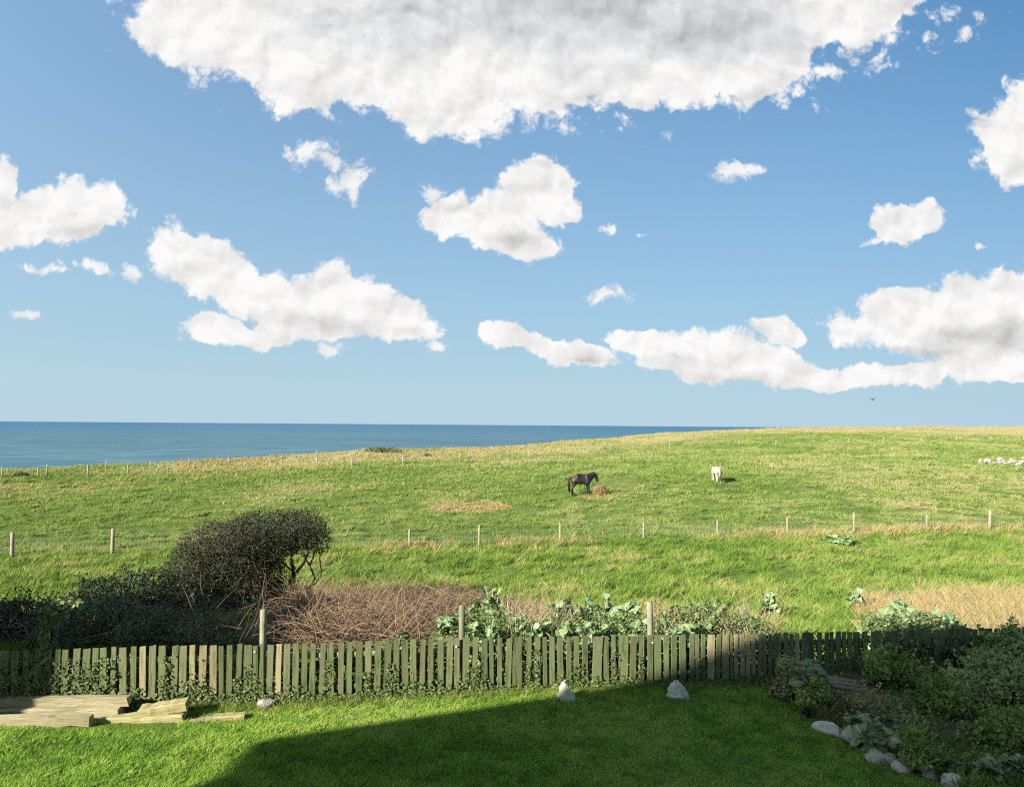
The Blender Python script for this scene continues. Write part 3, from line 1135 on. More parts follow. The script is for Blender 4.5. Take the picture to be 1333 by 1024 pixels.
far_fence([(3, 622), (50, 621), (61, 620), (114, 620), (166, 619), (219, 615), (269, 614), (318, 613), (367, 611), (412, 609), (458, 607), (524, 605), (599, 602), (688, 598), (780, 591), (872, 585), (962, 580)],
          'clifftop_fence', 'line of small posts where the pasture meets the rough cliff edge', 1.15, 0.065)
far_fence([(138, 612), (196, 612), (246, 609), (297, 606), (352, 603), (412, 599), (473, 594), (560, 595), (647, 587), (744, 580)],
          'cliff_edge_fence', 'farther line of small posts along the brink above the sea', 1.05, 0.06)
far_fence([(1010, 580), (1060, 579), (1105, 577), (1150, 576), (1200, 575), (1245, 574), (1290, 574), (1333, 573)],
          'skyline_fence', 'distant posts along the straw-coloured rise at the right skyline', 1.0, 0.06)

# ------------------------------------------------------------------ horses
def skin_body(verts, edges, radii, sub=2):
    me = bpy.data.meshes.new('tmp')
    me.from_pydata(verts, edges, [])
    ob = bpy.data.objects.new('tmp', me)
    COL.objects.link(ob)
    md = ob.modifiers.new('skin', 'SKIN')
    md.use_smooth_shade = True
    sv = me.skin_vertices[0].data
    for i, r in enumerate(radii):
        sv[i].radius = r if isinstance(r, tuple) else (r, r)
    sv[0].use_root = True
    sd = ob.modifiers.new('sub', 'SUBSURF')
    sd.levels = sub
    sd.render_levels = sub
    dg = bpy.context.evaluated_depsgraph_get()
    res = bpy.data.meshes.new_from_object(ob.evaluated_get(dg))
    bpy.data.objects.remove(ob)
    bpy.data.meshes.remove(me)
    return res


def coat_mat(name, main, flank=None, legs=None):
    m, t, out = new_mat(name)
    tcn = t.n('ShaderNodeTexCoord')
    pos = tcn.outputs['Object']
    n = t.noise(pos, 3.0, 4, 0.6)
    col = t.mix(t.ramp(n, 0.3, 0.7), main, tuple(c * 1.25 for c in main))
    if flank:
        dd = t.vmath('DISTANCE', pos, (-0.46, 0.0, 1.05), out=1)
        f = t.ramp(t.math('ADD', dd, t.math('MULTIPLY', t.math('SUBTRACT', n, 0.5), 0.3)), 0.48, 0.26)
        col = t.mix(t.math('MULTIPLY', f, 0.7), col, flank)
    bs = t.n('ShaderNodeBsdfPrincipled')
    t.l(col, bs.inputs['Base Color'])
    bs.inputs['Roughness'].default_value = 0.55
    bs.inputs['Specular IOR Level'].default_value = 0.35
    t.l(bs.outputs[0], out.inputs[0])
    return m


def horse(name, loc, rz, label, coat, hair, hoof, graze=False, scale=1.0, stride=0.0):
    root = empty(name, loc, rz)
    root.scale = (scale,) * 3
    tag(root, label, 'horse')
    V, E, Rd = [], [], []

    def chain(start, pts):
        p = start
        for (co, r) in pts:
            V.append(co)
            Rd.append(r)
            E.append((p, len(V) - 1)) if p is not None else None
            p = len(V) - 1
        return p
    chain(None, [((0.0, 0, 1.06), (0.31, 0.34))])
    lo = chain(0, [((-0.26, 0, 1.10), (0.30, 0.32)), ((-0.50, 0, 1.12), (0.28, 0.29))])
    chain(lo, [((-0.64, 0, 1.10), (0.16, 0.19))])
    ch = chain(0, [((0.26, 0, 1.07), (0.28, 0.34)), ((0.48, 0, 1.10), (0.22, 0.30))])
    if graze:
        neck = [((0.68, 0, 1.00), (0.15, 0.22)), ((0.86, 0, 0.72), (0.11, 0.17)), ((1.00, 0, 0.48), (0.10, 0.13)), ((1.08, 0, 0.30), (0.085, 0.11)), ((1.13, 0, 0.10), (0.06, 0.07))]
    else:
        neck = [((0.62, 0, 1.30), (0.15, 0.24)), ((0.76, 0, 1.40), (0.12, 0.20)), ((0.91, 0, 1.34), (0.11, 0.15)), ((1.00, 0, 1.12), (0.09, 0.12)), ((1.05, 0, 0.91), (0.065, 0.075))]
    chain(ch, neck)
    for s in (-1, 1):
        k = stride * s
        chain(lo, [((-0.54, s * 0.16, 0.92), (0.15, 0.20)), ((-0.47, s * 0.16, 0.72), (0.10, 0.13)), ((-0.64 + k * 0.3, s * 0.14, 0.48), (0.058, 0.075)),
                   ((-0.62 + k * 0.5, s * 0.14, 0.28), 0.048), ((-0.60 + k * 0.6, s * 0.14, 0.13), 0.056), ((-0.56 + k * 0.6, s * 0.14, 0.04), 0.062)])
        chain(ch, [((0.44, s * 0.16, 0.90), (0.12, 0.17)), ((0.41, s * 0.15, 0.70), (0.085, 0.10)), ((0.43 - k * 0.3, s * 0.14, 0.42), (0.058, 0.064)),
                   ((0.425 - k * 0.4, s * 0.14, 0.26), 0.045), ((0.425 - k * 0.5, s * 0.14, 0.13), 0.054), ((0.45 - k * 0.5, s * 0.14, 0.04), 0.060)])
    me = skin_body(V, E, Rd)
    me.materials.clear()
    me.materials.append(coat)
    link('body', me, root)
    # hooves
    for s in (-1, 1):
        k = stride * s
        for fx in (-0.55 + k * 0.6, 0.46 - k * 0.5):
            hb = MB()
            hb.tube([(fx, s * 0.14, 0.0), (fx - 0.01, s * 0.14, 0.075)], [0.075, 0.06], 8)
            hb.build('hoof', hoof, root)
    # ears
    pol = neck[2][0]
    nos = neck[4][0]
    up = Vector((pol[0] - nos[0], 0, pol[2] - nos[2])).normalized()
    for s in (-1, 1):
        eb = MB()
        b = Vector(pol) + Vector((0.02, s * 0.06, 0.08 if not graze else 0.03))
        eb.tube([tuple(b), tuple(b + up * 0.07 + Vector((0, s * 0.02, 0))), tuple(b + up * 0.15)], [0.03, 0.032, 0.004], 5)
        eb.build('ear', coat, root)
    # mane and forelock: locks that hang from the crest
    mn = MB()
    crest = [np.array((0.46, 0, 1.42))] + [np.array(p[0]) + np.array((-0.07, 0, 0.15) if graze else (-0.03, 0, 0.17)) for p in neck[:3]]
    crest = np.array(crest)
    for i in range(90):
        f = rng.uniform(0, 2.99)
        a = int(f)
        p = crest[a] * (1 - (f - a)) + crest[a + 1] * (f - a)
        s = rng.choice([-1, 1])
        ln = rng.uniform(0.18, 0.34)
        pts = [p, p + np.array((0.02, s * 0.09, -0.03)), p + np.array((0.0, s * 0.13, -ln * 0.6)), p + np.array((0.02, s * 0.12, -ln))]
        mn.tube(pts, [0.018, 0.022, 0.016, 0.004], 4)
    mn.build('mane', hair, root)
    tl = MB()
    for i in range(60):
        ph = rng.uniform(0, 6.28)
        rr = 0.05 * math.sqrt(rng.random())
        ox, oy = rr * math.cos(ph), rr * math.sin(ph)
        ln = rng.uniform(0.65, 0.95)
        tl.tube([(-0.68, oy * 0.4, 1.22), (-0.78 + ox * 0.5, oy, 1.12), (-0.82 + ox, oy * 1.4, 0.9), (-0.80 + ox * 1.3, oy * 1.7, 1.15 - ln)], [0.025, 0.028, 0.026, 0.006], 4)
    tl.build('tail', hair, root)
    return root


M_blackcoat = coat_mat('black_brown_coat', (0.012, 0.012, 0.014), (0.085, 0.036, 0.022))
M_whitecoat = coat_mat('white_coat', (0.31, 0.285, 0.215))
M_blackhair = rough_mat('black_hair', (0.008, 0.008, 0.009), (0.015, 0.014, 0.014), 20, 0.6, 0.0)
M_whitehair = rough_mat('pale_hair', (0.33, 0.30, 0.23), (0.4, 0.37, 0.29), 20, 0.6, 0.0)
M_hoof = rough_mat('hoof_horn', (0.05, 0.045, 0.04), (0.08, 0.07, 0.06), 10, 0.6, 0.1)

gb = ground_hit(757, 645.5)
horse('dark_horse', gb, 0.10, 'black-brown horse with lowered head eating from the hay feeder', M_blackcoat, M_blackhair, M_hoof, False, gb.y / F_PX * 29.0 / 1.45, 0.12)
gw = ground_hit(934, 630.0)
horse('white_horse', (gw.x + 0.1, gw.y + 0.6, ground_z(gw.x, gw.y + 0.6)), R(93), 'white horse grazing with its hindquarters turned this way', M_whitecoat, M_whitehair, M_hoof, True, gb.y and gw.y / F_PX * 21.5 / 1.42, 0.08)

# ------------------------------------------------------------------ hay feeder and hay
M_feeder = rough_mat('galvanised_feeder', (0.20, 0.18, 0.15), (0.30, 0.28, 0.24), 6, 0.6, 0.0)
M_hay = leaf_mat('hay', [(0.25, 0.18, 0.07), (0.38, 0.28, 0.125), (0.48, 0.38, 0.19)], 0.15, 0.8, 0.1)
gf = ground_hit(781, 645.5)
S_F = gf.y / F_PX
fd = empty('hay_feeder', gf)
tag(fd, 'square metal hay feeder heaped with hay beside the dark horse', 'feeder')
fw, fh = 16 * S_F / 2, 11.5 * S_F
for i in range(12):
    a = i / 12 * 2 * math.pi
    b = MB()
    b.tube([(fw * math.cos(a), fw * 0.8 * math.sin(a), -0.05), (fw * 1.04 * math.cos(a), fw * 0.83 * math.sin(a), fh)], 0.017, 6)
    b.build('bar', M_feeder, fd)
for z in (0.12, fh * 0.45, fh):
    b = MB()
    th = np.linspace(0, 2 * math.pi, 25)
    b.tube(np.stack([fw * 1.03 * np.cos(th), fw * 0.82 * np.sin(th), np.full(25, z)], -1), 0.018, 6, cap=False)
    b.build('hoop', M_feeder, fd)


def straws(n, fn, rad=0.006, ln=(0.15, 0.4)):
    mb = MB()
    for i in range(n):
        p, flat = fn()
        a = rng.uniform(0, 6.28)
        L = rng.uniform(*ln)
        d = np.array([math.cos(a), math.sin(a), rng.normal(0, flat)])
        d /= np.linalg.norm(d)
        q = np.array(p)
        mid = q + np.array([0, 0, 0.03 * rng.random()])
        mb.tube([q - d * L / 2, mid, q + d * L / 2], [rad, rad * 1.3, rad * 0.6], 3, tone=rng.random(), cap=False)
    return mb


def hay_heap():
    a, r = rng.uniform(0, 6.28), math.sqrt(rng.random())
    top = fh * (1.18 - 0.6 * r * r)
    return (1.02 * fw * r * math.cos(a), 0.86 * fw * r * math.sin(a), top * rng.uniform(0.1, 1.0) + 0.03), 0.5


core = MB()
th = np.linspace(0, 2 * math.pi, 17)[:-1]
ringv, k_ = [], 0
for (r, z) in ((0.92, 0.0), (0.92, 0.35), (0.75, 0.62), (0.45, 0.82), (0.08, 0.9)):
    ringv.append(np.stack([fw * r * np.cos(th), fw * 0.8 * r * np.sin(th), np.full(16, fh * z)], -1) + rng.normal(0, 0.03, (16, 3)))
rv = np.vstack(ringv)
f4 = [(i * 16 + j, i * 16 + (j + 1) % 16, (i + 1) * 16 + (j + 1) % 16, (i + 1) * 16 + j) for i in range(4) for j in range(16)]
core.add(rv, None, f4, 0.45)
hc = core.build('hay', M_hay, fd)
straws(3800, hay_heap, 0.010).build('hay_stalks', M_hay, hc)


def on_ground(cpx, cpy, rpx, rpy, hz):
    c = ground_hit(cpx, cpy)
    rx = rpx / F_PX * c.y
    ry = abs(ground_hit(cpx, cpy - rpy).y - ground_hit(cpx, cpy + rpy).y) / 2
    n = 4000
    a, r = rng.uniform(0, 6.28, n), np.sqrt(rng.random(n)) * rng.uniform(0.5, 1, n)
    X, Y = c.x + rx * r * np.cos(a), c.y + ry * r * np.sin(a)
    P = np.stack([X, Y, ground_arr(X, Y) + rng.random(n) * hz], -1)
    it = iter(P)
    return lambda: (next(it), 0.25)


def stuff_from(mb, name, mat, label, cat):
    o = mb.build(name, mat)
    return tag(o, label, cat, kind='stuff')


stuff_from(straws(1100, on_ground(782, 648.0, 30, 2.6, 0.10), 0.011), 'spilled_hay', M_hay, 'spilled hay trodden into the grass around the feeder', 'hay')
stuff_from(straws(2600, on_ground(616, 661, 58, 6.5, 0.12), 0.012, (0.2, 0.5)), 'old_hay', M_hay, 'flat patch of old straw-coloured hay lying in the pasture', 'hay')

# ------------------------------------------------------------------ sea birds
M_bird = rough_mat('dark_feather', (0.02, 0.02, 0.022), (0.035, 0.035, 0.04), 10, 0.7, 0.0)


def bird(px, py, depth, span, label, flap=0.35, yaw=0.0):
    p = at(px, py, depth)
    root = empty('bird', p, yaw)
    tag(root, label, 'bird', 'birds above the cliff')
    s = span / 2
    body = skin_body([(0, 0, 0), (0.22 * s, 0, 0.0), (0.42 * s, 0, 0.03 * s), (-0.3 * s, 0, 0), (-0.55 * s, 0, 0.0)], [(0, 1), (1, 2), (0, 3), (3, 4)], [0.13 * s, 0.1 * s, 0.06 * s, 0.09 * s, 0.03 * s], 1)
    body.materials.clear()
    body.materials.append(M_bird)
    link('body', body, root)
    for sd in (-1, 1):
        w = MB()
        prof = [(0.0, 0.22, 0.0), (0.35, 0.30, flap * 0.5), (0.65, 0.22, flap * 0.6), (1.0, 0.02, flap * 0.35)]
        vv = []
        for (yy, ch, zz) in prof:
            for (dx, dz) in ((ch * 0.45, 0.0), (-ch * 0.55, 0.0), (-ch * 0.3, 0.03)):
                vv.append((dx * s - 0.12 * yy * s, sd * yy * s, (zz + dz) * s))
        f4 = []
        for i in range(3):
            for j in range(3):
                f4.append((i * 3 + j, i * 3 + (j + 1) % 3, (i + 1) * 3 + (j + 1) % 3, (i + 1) * 3 + j))
        w.add(vv, None, f4)
        w.build('wing', M_bird, root)
    tb = MB()
    tb.add([(-0.45 * s, 0.05 * s, 0), (-0.45 * s, -0.05 * s, 0), (-0.8 * s, -0.12 * s, 0), (-0.8 * s, 0.12 * s, 0), (-0.6 * s, 0, 0.04 * s)], [(0, 1, 4), (1, 2, 4), (2, 3, 4), (3, 0, 4)], [(3, 2, 1, 0)])
    tb.build('tail', M_bird, root)


bird(1136, 520, 60, 0.8, 'dark bird flying just under the clouds on the right', 0.55, 0.6)
bird(377, 545, 95, 0.40, 'small dark bird crossing the sea horizon', 0.4, 0.2)
bird(215, 591, 90, 0.40, 'tiny dark bird low over the sea, leftmost of the birds', 0.4, 0.9)
bird(309, 594, 92, 0.62, 'dark bird skimming the cliff brink above a fence post', 0.5, 0.4)
bird(722, 556, 120, 0.45, 'faint dark bird over the sea near the middle', 0.4, 0.5)

# ------------------------------------------------------------------ foliage tools
def rand_dirs(n):
    v = rng.normal(0, 1, (n, 3))
    return v / np.linalg.norm(v, axis=1)[:, None]


def leaf_cloud(pos, nrm, size, aspect=0.55, fold=0.25, jitter=0.6, tone=None):
    """folded diamond leaves at pos facing roughly nrm"""
    n = len(pos)
    nn = nrm + jitter * rng.normal(0, 1, (n, 3))
    nn /= np.linalg.norm(nn, axis=1)[:, None] + 1e-9
    t = np.cross(nn, rand_dirs(n))
    t /= np.linalg.norm(t, axis=1)[:, None] + 1e-9
    b = np.cross(nn, t)
    s = (size * rng.uniform(0.6, 1.3, n))[:, None]
    p0 = pos - t * s * 0.5
    p2 = pos + t * s * 0.5
    p1 = pos + b * s * aspect * 0.5 + nn * s * fold * 0.3
    p3 = pos - b * s * aspect * 0.5 + nn * s * fold * 0.3
    v = np.stack([p0, p1, p2, p3], 1).reshape(-1, 3)
    i = np.arange(n)[:, None] * 4
    f = np.concatenate([i + np.array([[0, 1, 2]]), i + np.array([[0, 2, 3]])], 0)
    tn = np.repeat(rng.random(n) if tone is None else tone, 4)
    return v, f, tn


def ellipsoid_points(blobs_, n, shell=0.45, seed_noise=0.22):
    """points in a union of ellipsoids (cx,cy,cz,rx,ry,rz), denser near the outside, lumpy; with outward normals"""
    vol = np.array([b[3] * b[4] * b[5] for b in blobs_]) ** 0.75
    pick = rng.choice(len(blobs_), n, p=vol / vol.sum())
    B = np.array(blobs_)[pick]
    d = rand_dirs(n)
    r = np.where(rng.random(n) < shell, rng.uniform(0.82, 1.04, n), rng.random(n) ** (1 / 3))
    lump = 1 + seed_noise * 2 * (fbm2(d[:, 0] * 3 + pick * 7 + d[:, 2] * 2, d[:, 1] * 3 + d[:, 2] * 3, 77, 3) - 0.5)
    p = B[:, :3] + d * B[:, 3:] * (r * lump)[:, None]
    nr_ = d / B[:, 3:]
    nr_ /= np.linalg.norm(nr_, axis=1)[:, None]
    return p, nr_


def px_blobs(lst, depth, thick):
    """(px,py,rx,ry[,dy,thick]) ellipses seen at a depth -> ellipsoids in the world"""
    res = []
    for b in lst:
        dep = depth + (b[4] if len(b) > 4 else 0.0)
        c = at(b[0], b[1], dep)
        k = dep / F_PX
        res.append((c.x, c.y, c.z, b[2] * k, b[5] if len(b) > 5 else thick, b[3] * k))
    return res


def leaf_object(name, mat, pos, nrm, size, parent=None, origin=None, **kw):
    v, f, tn = leaf_cloud(pos, nrm, size, **kw)
    if origin is not None:
        v = v - np.asarray(origin)
    return link(name, mesh_np(name, v, f, mat, False, {'tone': tn}), parent)


def bent_stems(n, base_fn, mat_tone=None, sides=3, segs=5):
    mb = MB()
    for i in range(n):
        p, d, L, r, droop = base_fn()
        pts = []
        q = np.array(p, float)
        dd = np.array(d, float)
        for k in range(segs):
            pts.append(q.copy())
            dd = dd + rng.normal(0, 0.16, 3) + np.array([0, 0, -droop])
            dd /= np.linalg.norm(dd)
            q = q + dd * L / (segs - 1)
        mb.tube(pts, np.linspace(r, r * 0.35, segs), sides, tone=rng.random(), cap=False)
    return mb


# ------------------------------------------------------------------ wind-bent thorn tree
M_thorn = leaf_mat('thorn_leaf', [(0.016, 0.021, 0.011), (0.034, 0.039, 0.020), (0.064, 0.062, 0.036), (0.12, 0.095, 0.068)], 0.08, 0.7, 0.15)
M_bark = rough_mat('thorn_bark', (0.045, 0.040, 0.035), (0.085, 0.075, 0.065), 8, 0.9, 0.5)
TD = 20.0
tb0 = at(300, 805, TD)
tb0.z = ground_z(tb0.x, TD)
thorn = empty('thorn_tree', tb0)
tag(thorn, 'dark wind-bent thorn tree leaning to the right above the brambles', 'tree')
crown_b = px_blobs([(345, 698, 62, 34), (390, 690, 36, 26, 0.1, 0.9), (402, 706, 26, 20, 0, 0.8), (300, 712, 60, 36), (262, 738, 42, 36), (310, 748, 62, 42), (250, 772, 40, 34, -0.2), (335, 722, 46, 28, 0.2),
                    (300, 780, 62, 30, -0.3), (352, 762, 34, 28, 0.2), (380, 778, 26, 14, 0.1, 0.7), (235, 792, 34, 24, -0.3)], TD, 1.35)
pos, nr_ = ellipsoid_points(crown_b, 78000, 0.5, 0.28)
# the underside on the lee side is open
op = np.array(at(392, 742, TD))
k = TD / F_PX
keep = ~(((pos[:, 0] - op[0]) / (36 * k)) ** 2 + ((pos[:, 2] - op[2]) / (22 * k)) ** 2 < 1)
keep |= rng.random(len(pos)) < 0.04
pos, nr_ = pos[keep], nr_[keep]
zrel = (pos[:, 2] - tb0.z) / 3.0
ton = np.clip(0.12 + 0.25 * rng.random(len(pos)) + 0.6 * np.clip(fbm2(pos[:, 0] * 2.2, pos[:, 2] * 2.2 + pos[:, 1], 91, 3) - 0.42, 0, 1) + 0.25 * (rng.random(len(pos)) < 0.08), 0, 1)
leaf_object('crown', M_thorn, pos, nr_, 0.055, thorn, tb0, aspect=0.6, jitter=0.8, tone=ton)
# twigs bristling out of the crown
surf = rng.choice(np.nonzero(nr_[:, 2] > -0.2)[0], 1500)
it_ = iter(surf)


def twig():
    i = next(it_)
    d = nr_[i] * 0.6 + np.array([0.45, 0.2, 0.25]) + rng.normal(0, 0.35, 3)
    return pos[i] - np.array(tb0) - nr_[i] * 0.1, d / np.linalg.norm(d), rng.uniform(0.15, 0.42), 0.006, 0.0


M_twig = leaf_mat('twig', [(0.07, 0.05, 0.04), (0.13, 0.10, 0.08), (0.2, 0.16, 0.12)], 0.0, 0.8, 0.2)
bent_stems(1300, twig, segs=4).build('twigs', M_twig, thorn)


def limb(pts_px, r0, r1, name, parent, depth=TD):
    P = np.array([at(px, py, depth + dy) for (px, py, dy) in pts_px]) - np.array(tb0)
    # smooth
    tt = np.linspace(0, len(P) - 1, 4 * (len(P) - 1) + 1)
    Q = np.stack([np.interp(tt, np.arange(len(P)), P[:, i]) for i in range(3)], -1)
    Q[1:-1] = (Q[:-2] + 2 * Q[1:-1] + Q[2:]) / 4 + rng.normal(0, 0.012, Q[1:-1].shape)
    b = MB()
    b.tube(Q, np.linspace(r0, r1, len(Q)), 7)
    return b.build(name, M_bark, parent, smooth=True)


limb([(300, 815, 0), (322, 780, 0), (340, 745, 0), (350, 715, 0)], 0.16, 0.06, 'trunk', thorn)
limb([(345, 800, 0.1), (375, 772, 0.1), (383, 745, 0.1), (378, 722, 0.1), (385, 700, 0.1)], 0.08, 0.03, 'branch', thorn)
limb([(383, 748, 0.1), (398, 730, 0.0), (404, 712, 0)], 0.045, 0.02, 'branch', thorn)
limb([(375, 772, 0.1), (398, 768, 0), (410, 752, 0), (403, 735, 0), (412, 715, 0)], 0.045, 0.018, 'branch', thorn)
limb([(398, 768, 0), (412, 758, 0.1), (420, 745, 0.1), (416, 728, 0.1), (420, 712, 0.1)], 0.03, 0.012, 'branch', thorn)
limb([(360, 770, 0), (366, 745, 0), (362, 728, 0)], 0.05, 0.02, 'branch', thorn)
limb([(383, 745, 0.1), (370, 735, 0), (366, 720, 0)], 0.03, 0.015, 'branch', thorn)
limb([(403, 735, 0), (395, 722, 0), (397, 708, 0)], 0.022, 0.012, 'branch', thorn)

# low dark shrubs in its lee
M_dark = leaf_mat('dark_evergreen', [(0.012, 0.022, 0.010), (0.030, 0.048, 0.018), (0.055, 0.078, 0.030), (0.095, 0.115, 0.05)], 0.1, 0.65, 0.2)


def shrub(name, lst, depth, thick, n, size, mat, label, shell=0.55, cat='shrub', stemm=None, aspect=0.6, lumps=0.25, tone=None):
    bl = px_blobs(lst, depth, thick)
    pos, nr_ = ellipsoid_points(bl, n, shell, lumps)
    cx, cy = np.mean([b[0] for b in bl]), np.mean([b[1] for b in bl])
    zg = ground_z(cx, cy)
    org = Vector((cx, cy, zg))
    root = empty(name, org)
    tag(root, label, cat)
    gz = ground_arr(pos[:, 0], pos[:, 1])
    ok = pos[:, 2] > gz - 0.02
    pos, nr_ = pos[ok], nr_[ok]
    # loose shoots break the outline
    outer = np.nonzero(nr_[:, 2] > -0.1)[0]
    SP, SN = [], []
    for i in rng.choice(outer, max(30, n // 60)):
        d = nr_[i] + rng.normal(0, 0.5, 3) + np.array([0.1, 0, 0.5])
        d /= np.linalg.norm(d)
        L_ = rng.uniform(0.08, 0.34) * (1 + 0.3 * (depth > 14))
        for q in np.linspace(0.1, 1, 9):
            SP.append(pos[i] + d * L_ * q + rng.normal(0, 0.012, 3))
            SN.append(d * 0.4 + rng.normal(0, 0.7, 3))
    pos, nr_ = np.vstack([pos, SP]), np.vstack([nr_, SN])
    # thin places: leave gaps so the mass is not a solid ball
    gap_n = fbm2(pos[:, 0] * 4.5 + pos[:, 1] * 2, pos[:, 2] * 4.5 + pos[:, 1], 131, 2)
    kp = (gap_n > 0.36) | (rng.random(len(pos)) < 0.25)
    leaf_object('foliage', mat, pos[kp], nr_[kp], size, root, org, aspect=aspect, jitter=0.8,
                tone=np.clip(0.45 * rng.random(kp.sum()) + 0.9 * fbm2(pos[kp, 0] * 3, pos[kp, 2] * 3 + pos[kp, 1], 133, 3) - 0.15, 0, 1))
    for b in bl:
        for _ in range(4):
            st = MB()
            tip = np.array([b[0] + rng.normal(0, b[3] * 0.4), b[1] + rng.normal(0, b[4] * 0.3), b[2] + b[5] * 0.3]) - np.array(org)
            bs_ = np.array([b[0] + rng.normal(0, 0.1), b[1] + rng.normal(0, 0.1), ground_z(b[0], b[1]) - 0.05]) - np.array(org)
            m_ = (tip + bs_) / 2 + rng.normal(0, 0.08, 3)
            st.tube([bs_, m_, tip], [0.025, 0.018, 0.006], 5)
            st.build('stem', stemm or M_bark, root)
    return root


shrub('evergreen_shrub', [(140, 778, 44, 28), (190, 772, 44, 30), (215, 790, 40, 30), (115, 790, 30, 20)], 17.5, 1.0, 15000, 0.065, M_dark, 'low black-green shrub huddled at the left foot of the thorn tree')
shrub('evergreen_shrub', [(20, 805, 40, 22), (70, 815, 40, 26), (-20, 815, 40, 30)], 14.5, 0.8, 10000, 0.06, M_dark, 'dark shrub mass at the far left behind the ivy-wrapped stake')
M_olive = leaf_mat('olive_thicket', [(0.03, 0.045, 0.015), (0.065, 0.088, 0.028), (0.115, 0.14, 0.052), (0.19, 0.185, 0.095)], 0.15, 0.5, 0.35)
shrub('bramble_shrub', [(130, 800, 50, 22), (180, 815, 50, 20), (230, 822, 50, 18), (285, 826, 45, 16), (95, 826, 50, 20)], 13.2, 0.7, 15000, 0.055, M_olive, 'tangled dark green bramble growing behind the shaded pickets')

# ------------------------------------------------------------------ dead bramble thicket and pale dead stems
M_deadstem = leaf_mat('dead_stem', [(0.092, 0.060, 0.036), (0.160, 0.104, 0.062), (0.228, 0.160, 0.100), (0.33, 0.255, 0.17)], 0.05, 0.85, 0.15)
M_palestem = leaf_mat('pale_stem', [(0.24, 0.18, 0.10), (0.36, 0.28, 0.17), (0.46, 0.38, 0.25)], 0.1, 0.85, 0.15)


def thicket(n, x0, x1, y0, y1, hfn, r, droop=0.09, lens=(0.5, 1.1), spread=0.75):
    def fn():
        while True:
            u = rng.uniform(x0, x1)
            Y = rng.uniform(y0, y1)
            X = u * Y
            h = hfn(u, Y)
            if h > 0.05:
                break
        z = ground_z(X, Y)
        d = np.array([rng.normal(0.1, spread), rng.normal(0, spread), abs(rng.normal(0.45, 0.45))])
        return (X, Y, z + rng.random() ** 0.7 * h * 0.8), d / np.linalg.norm(d), rng.uniform(*lens) * min(1, h + 0.3), r * rng.uniform(0.6, 1.4), droop
    return bent_stems(n, fn)


UX = lambda px: (px - PW / 2) / F_PX


def h_bramble(u, Y):
    px = PW / 2 + u * F_PX
    e = float(sstep(px, 335, 400) * (1 - sstep(px, 560 + 8 * (Y - 14), 690 + 8 * (Y - 14))))
    return e * (0.80 if Y < 18.5 else 0.62) * (0.8 + 0.35 * float(fbm2(np.array(u * 30), np.array(Y * 0.8), 61, 2)))


stuff_from(thicket(8200, UX(330), UX(700), 12.3, 20.5, h_bramble, 0.0072, 0.14, (0.45, 1.0), 0.85), 'dead_bramble', M_deadstem, 'rusty brown tangle of dead bramble stems behind the pickets', 'bramble')
stuff_from(thicket(800, UX(655), UX(735), 12.4, 16.5, lambda u, Y: 0.6, 0.0085, 0.02, (0.5, 1.0), 0.5), 'dead_stalks', M_palestem, 'pale dead stalks slanting between the two cabbage clumps', 'stalks')
stuff_from(thicket(700, UX(840), UX(1000), 12.6, 15.5, lambda u, Y: 0.7, 0.007, 0.02, (0.4, 0.8), 0.45), 'withered_stems', M_palestem, 'withered brown stems among the cabbages behind the last tall post', 'stalks')
stuff_from(thicket(1500, UX(1125), UX(1350), 14.5, 23.5, lambda u, Y: 0.42, 0.007, 0.05, (0.35, 0.75), 0.7), 'straw_stems', M_palestem, 'bent straw stems sprawling over the bleached patch at the right', 'stalks')
stuff_from(thicket(380, UX(-5), UX(350), 12.0, 15.0, lambda u, Y: 1.0, 0.007, 0.06, (0.6, 1.2), 0.6), 'bare_twigs', M_twig, 'bare grey twigs poking through the shaded bramble at left', 'twigs')

# ------------------------------------------------------------------ wild cabbages: every leaf is a piece of its own
def cab_leaf_mesh(seed, curl):
    rs = np.random.default_rng(seed)
    nl, nw = 6, 5
    V = []
    for i in range(nl):
        t = i / (nl - 1)
        wid = 0.05 + 0.42 * math.sin(min(1, t * 1.08) ** 0.75 * math.pi) ** 0.8 if i else 0.035
        if i == nl - 1:
            wid = 0.12
        ang = curl * t * t
        for j in range(nw):
            s = (j / (nw - 1) - 0.5) * 2
            ruff = 0.06 * rs.normal() * abs(s) if i else 0
            V.append((t * math.cos(ang * 0.6) + rs.normal(0, 0.012), s * wid * (1 + 0.12 * rs.normal() * (abs(s) > 0.9)), 0.10 * abs(s) * (1 - t * 0.4) + ruff - 0.35 * ang * t))
    idx = np.arange(nl * nw).reshape(nl, nw)
    q = np.stack([idx[:-1, :-1], idx[1:, :-1], idx[1:, 1:], idx[:-1, 1:]], -1).reshape(-1, 4)
    V = np.array(V)
    mid = np.repeat(np.linspace(0, 1, nl), nw)
    s = np.abs(np.tile((np.arange(nw) / (nw - 1) - 0.5) * 2, nl))
    return V, q, np.where(s < 0.1, 0.9, 0.25 + 0.2 * rs.random(nl * nw))


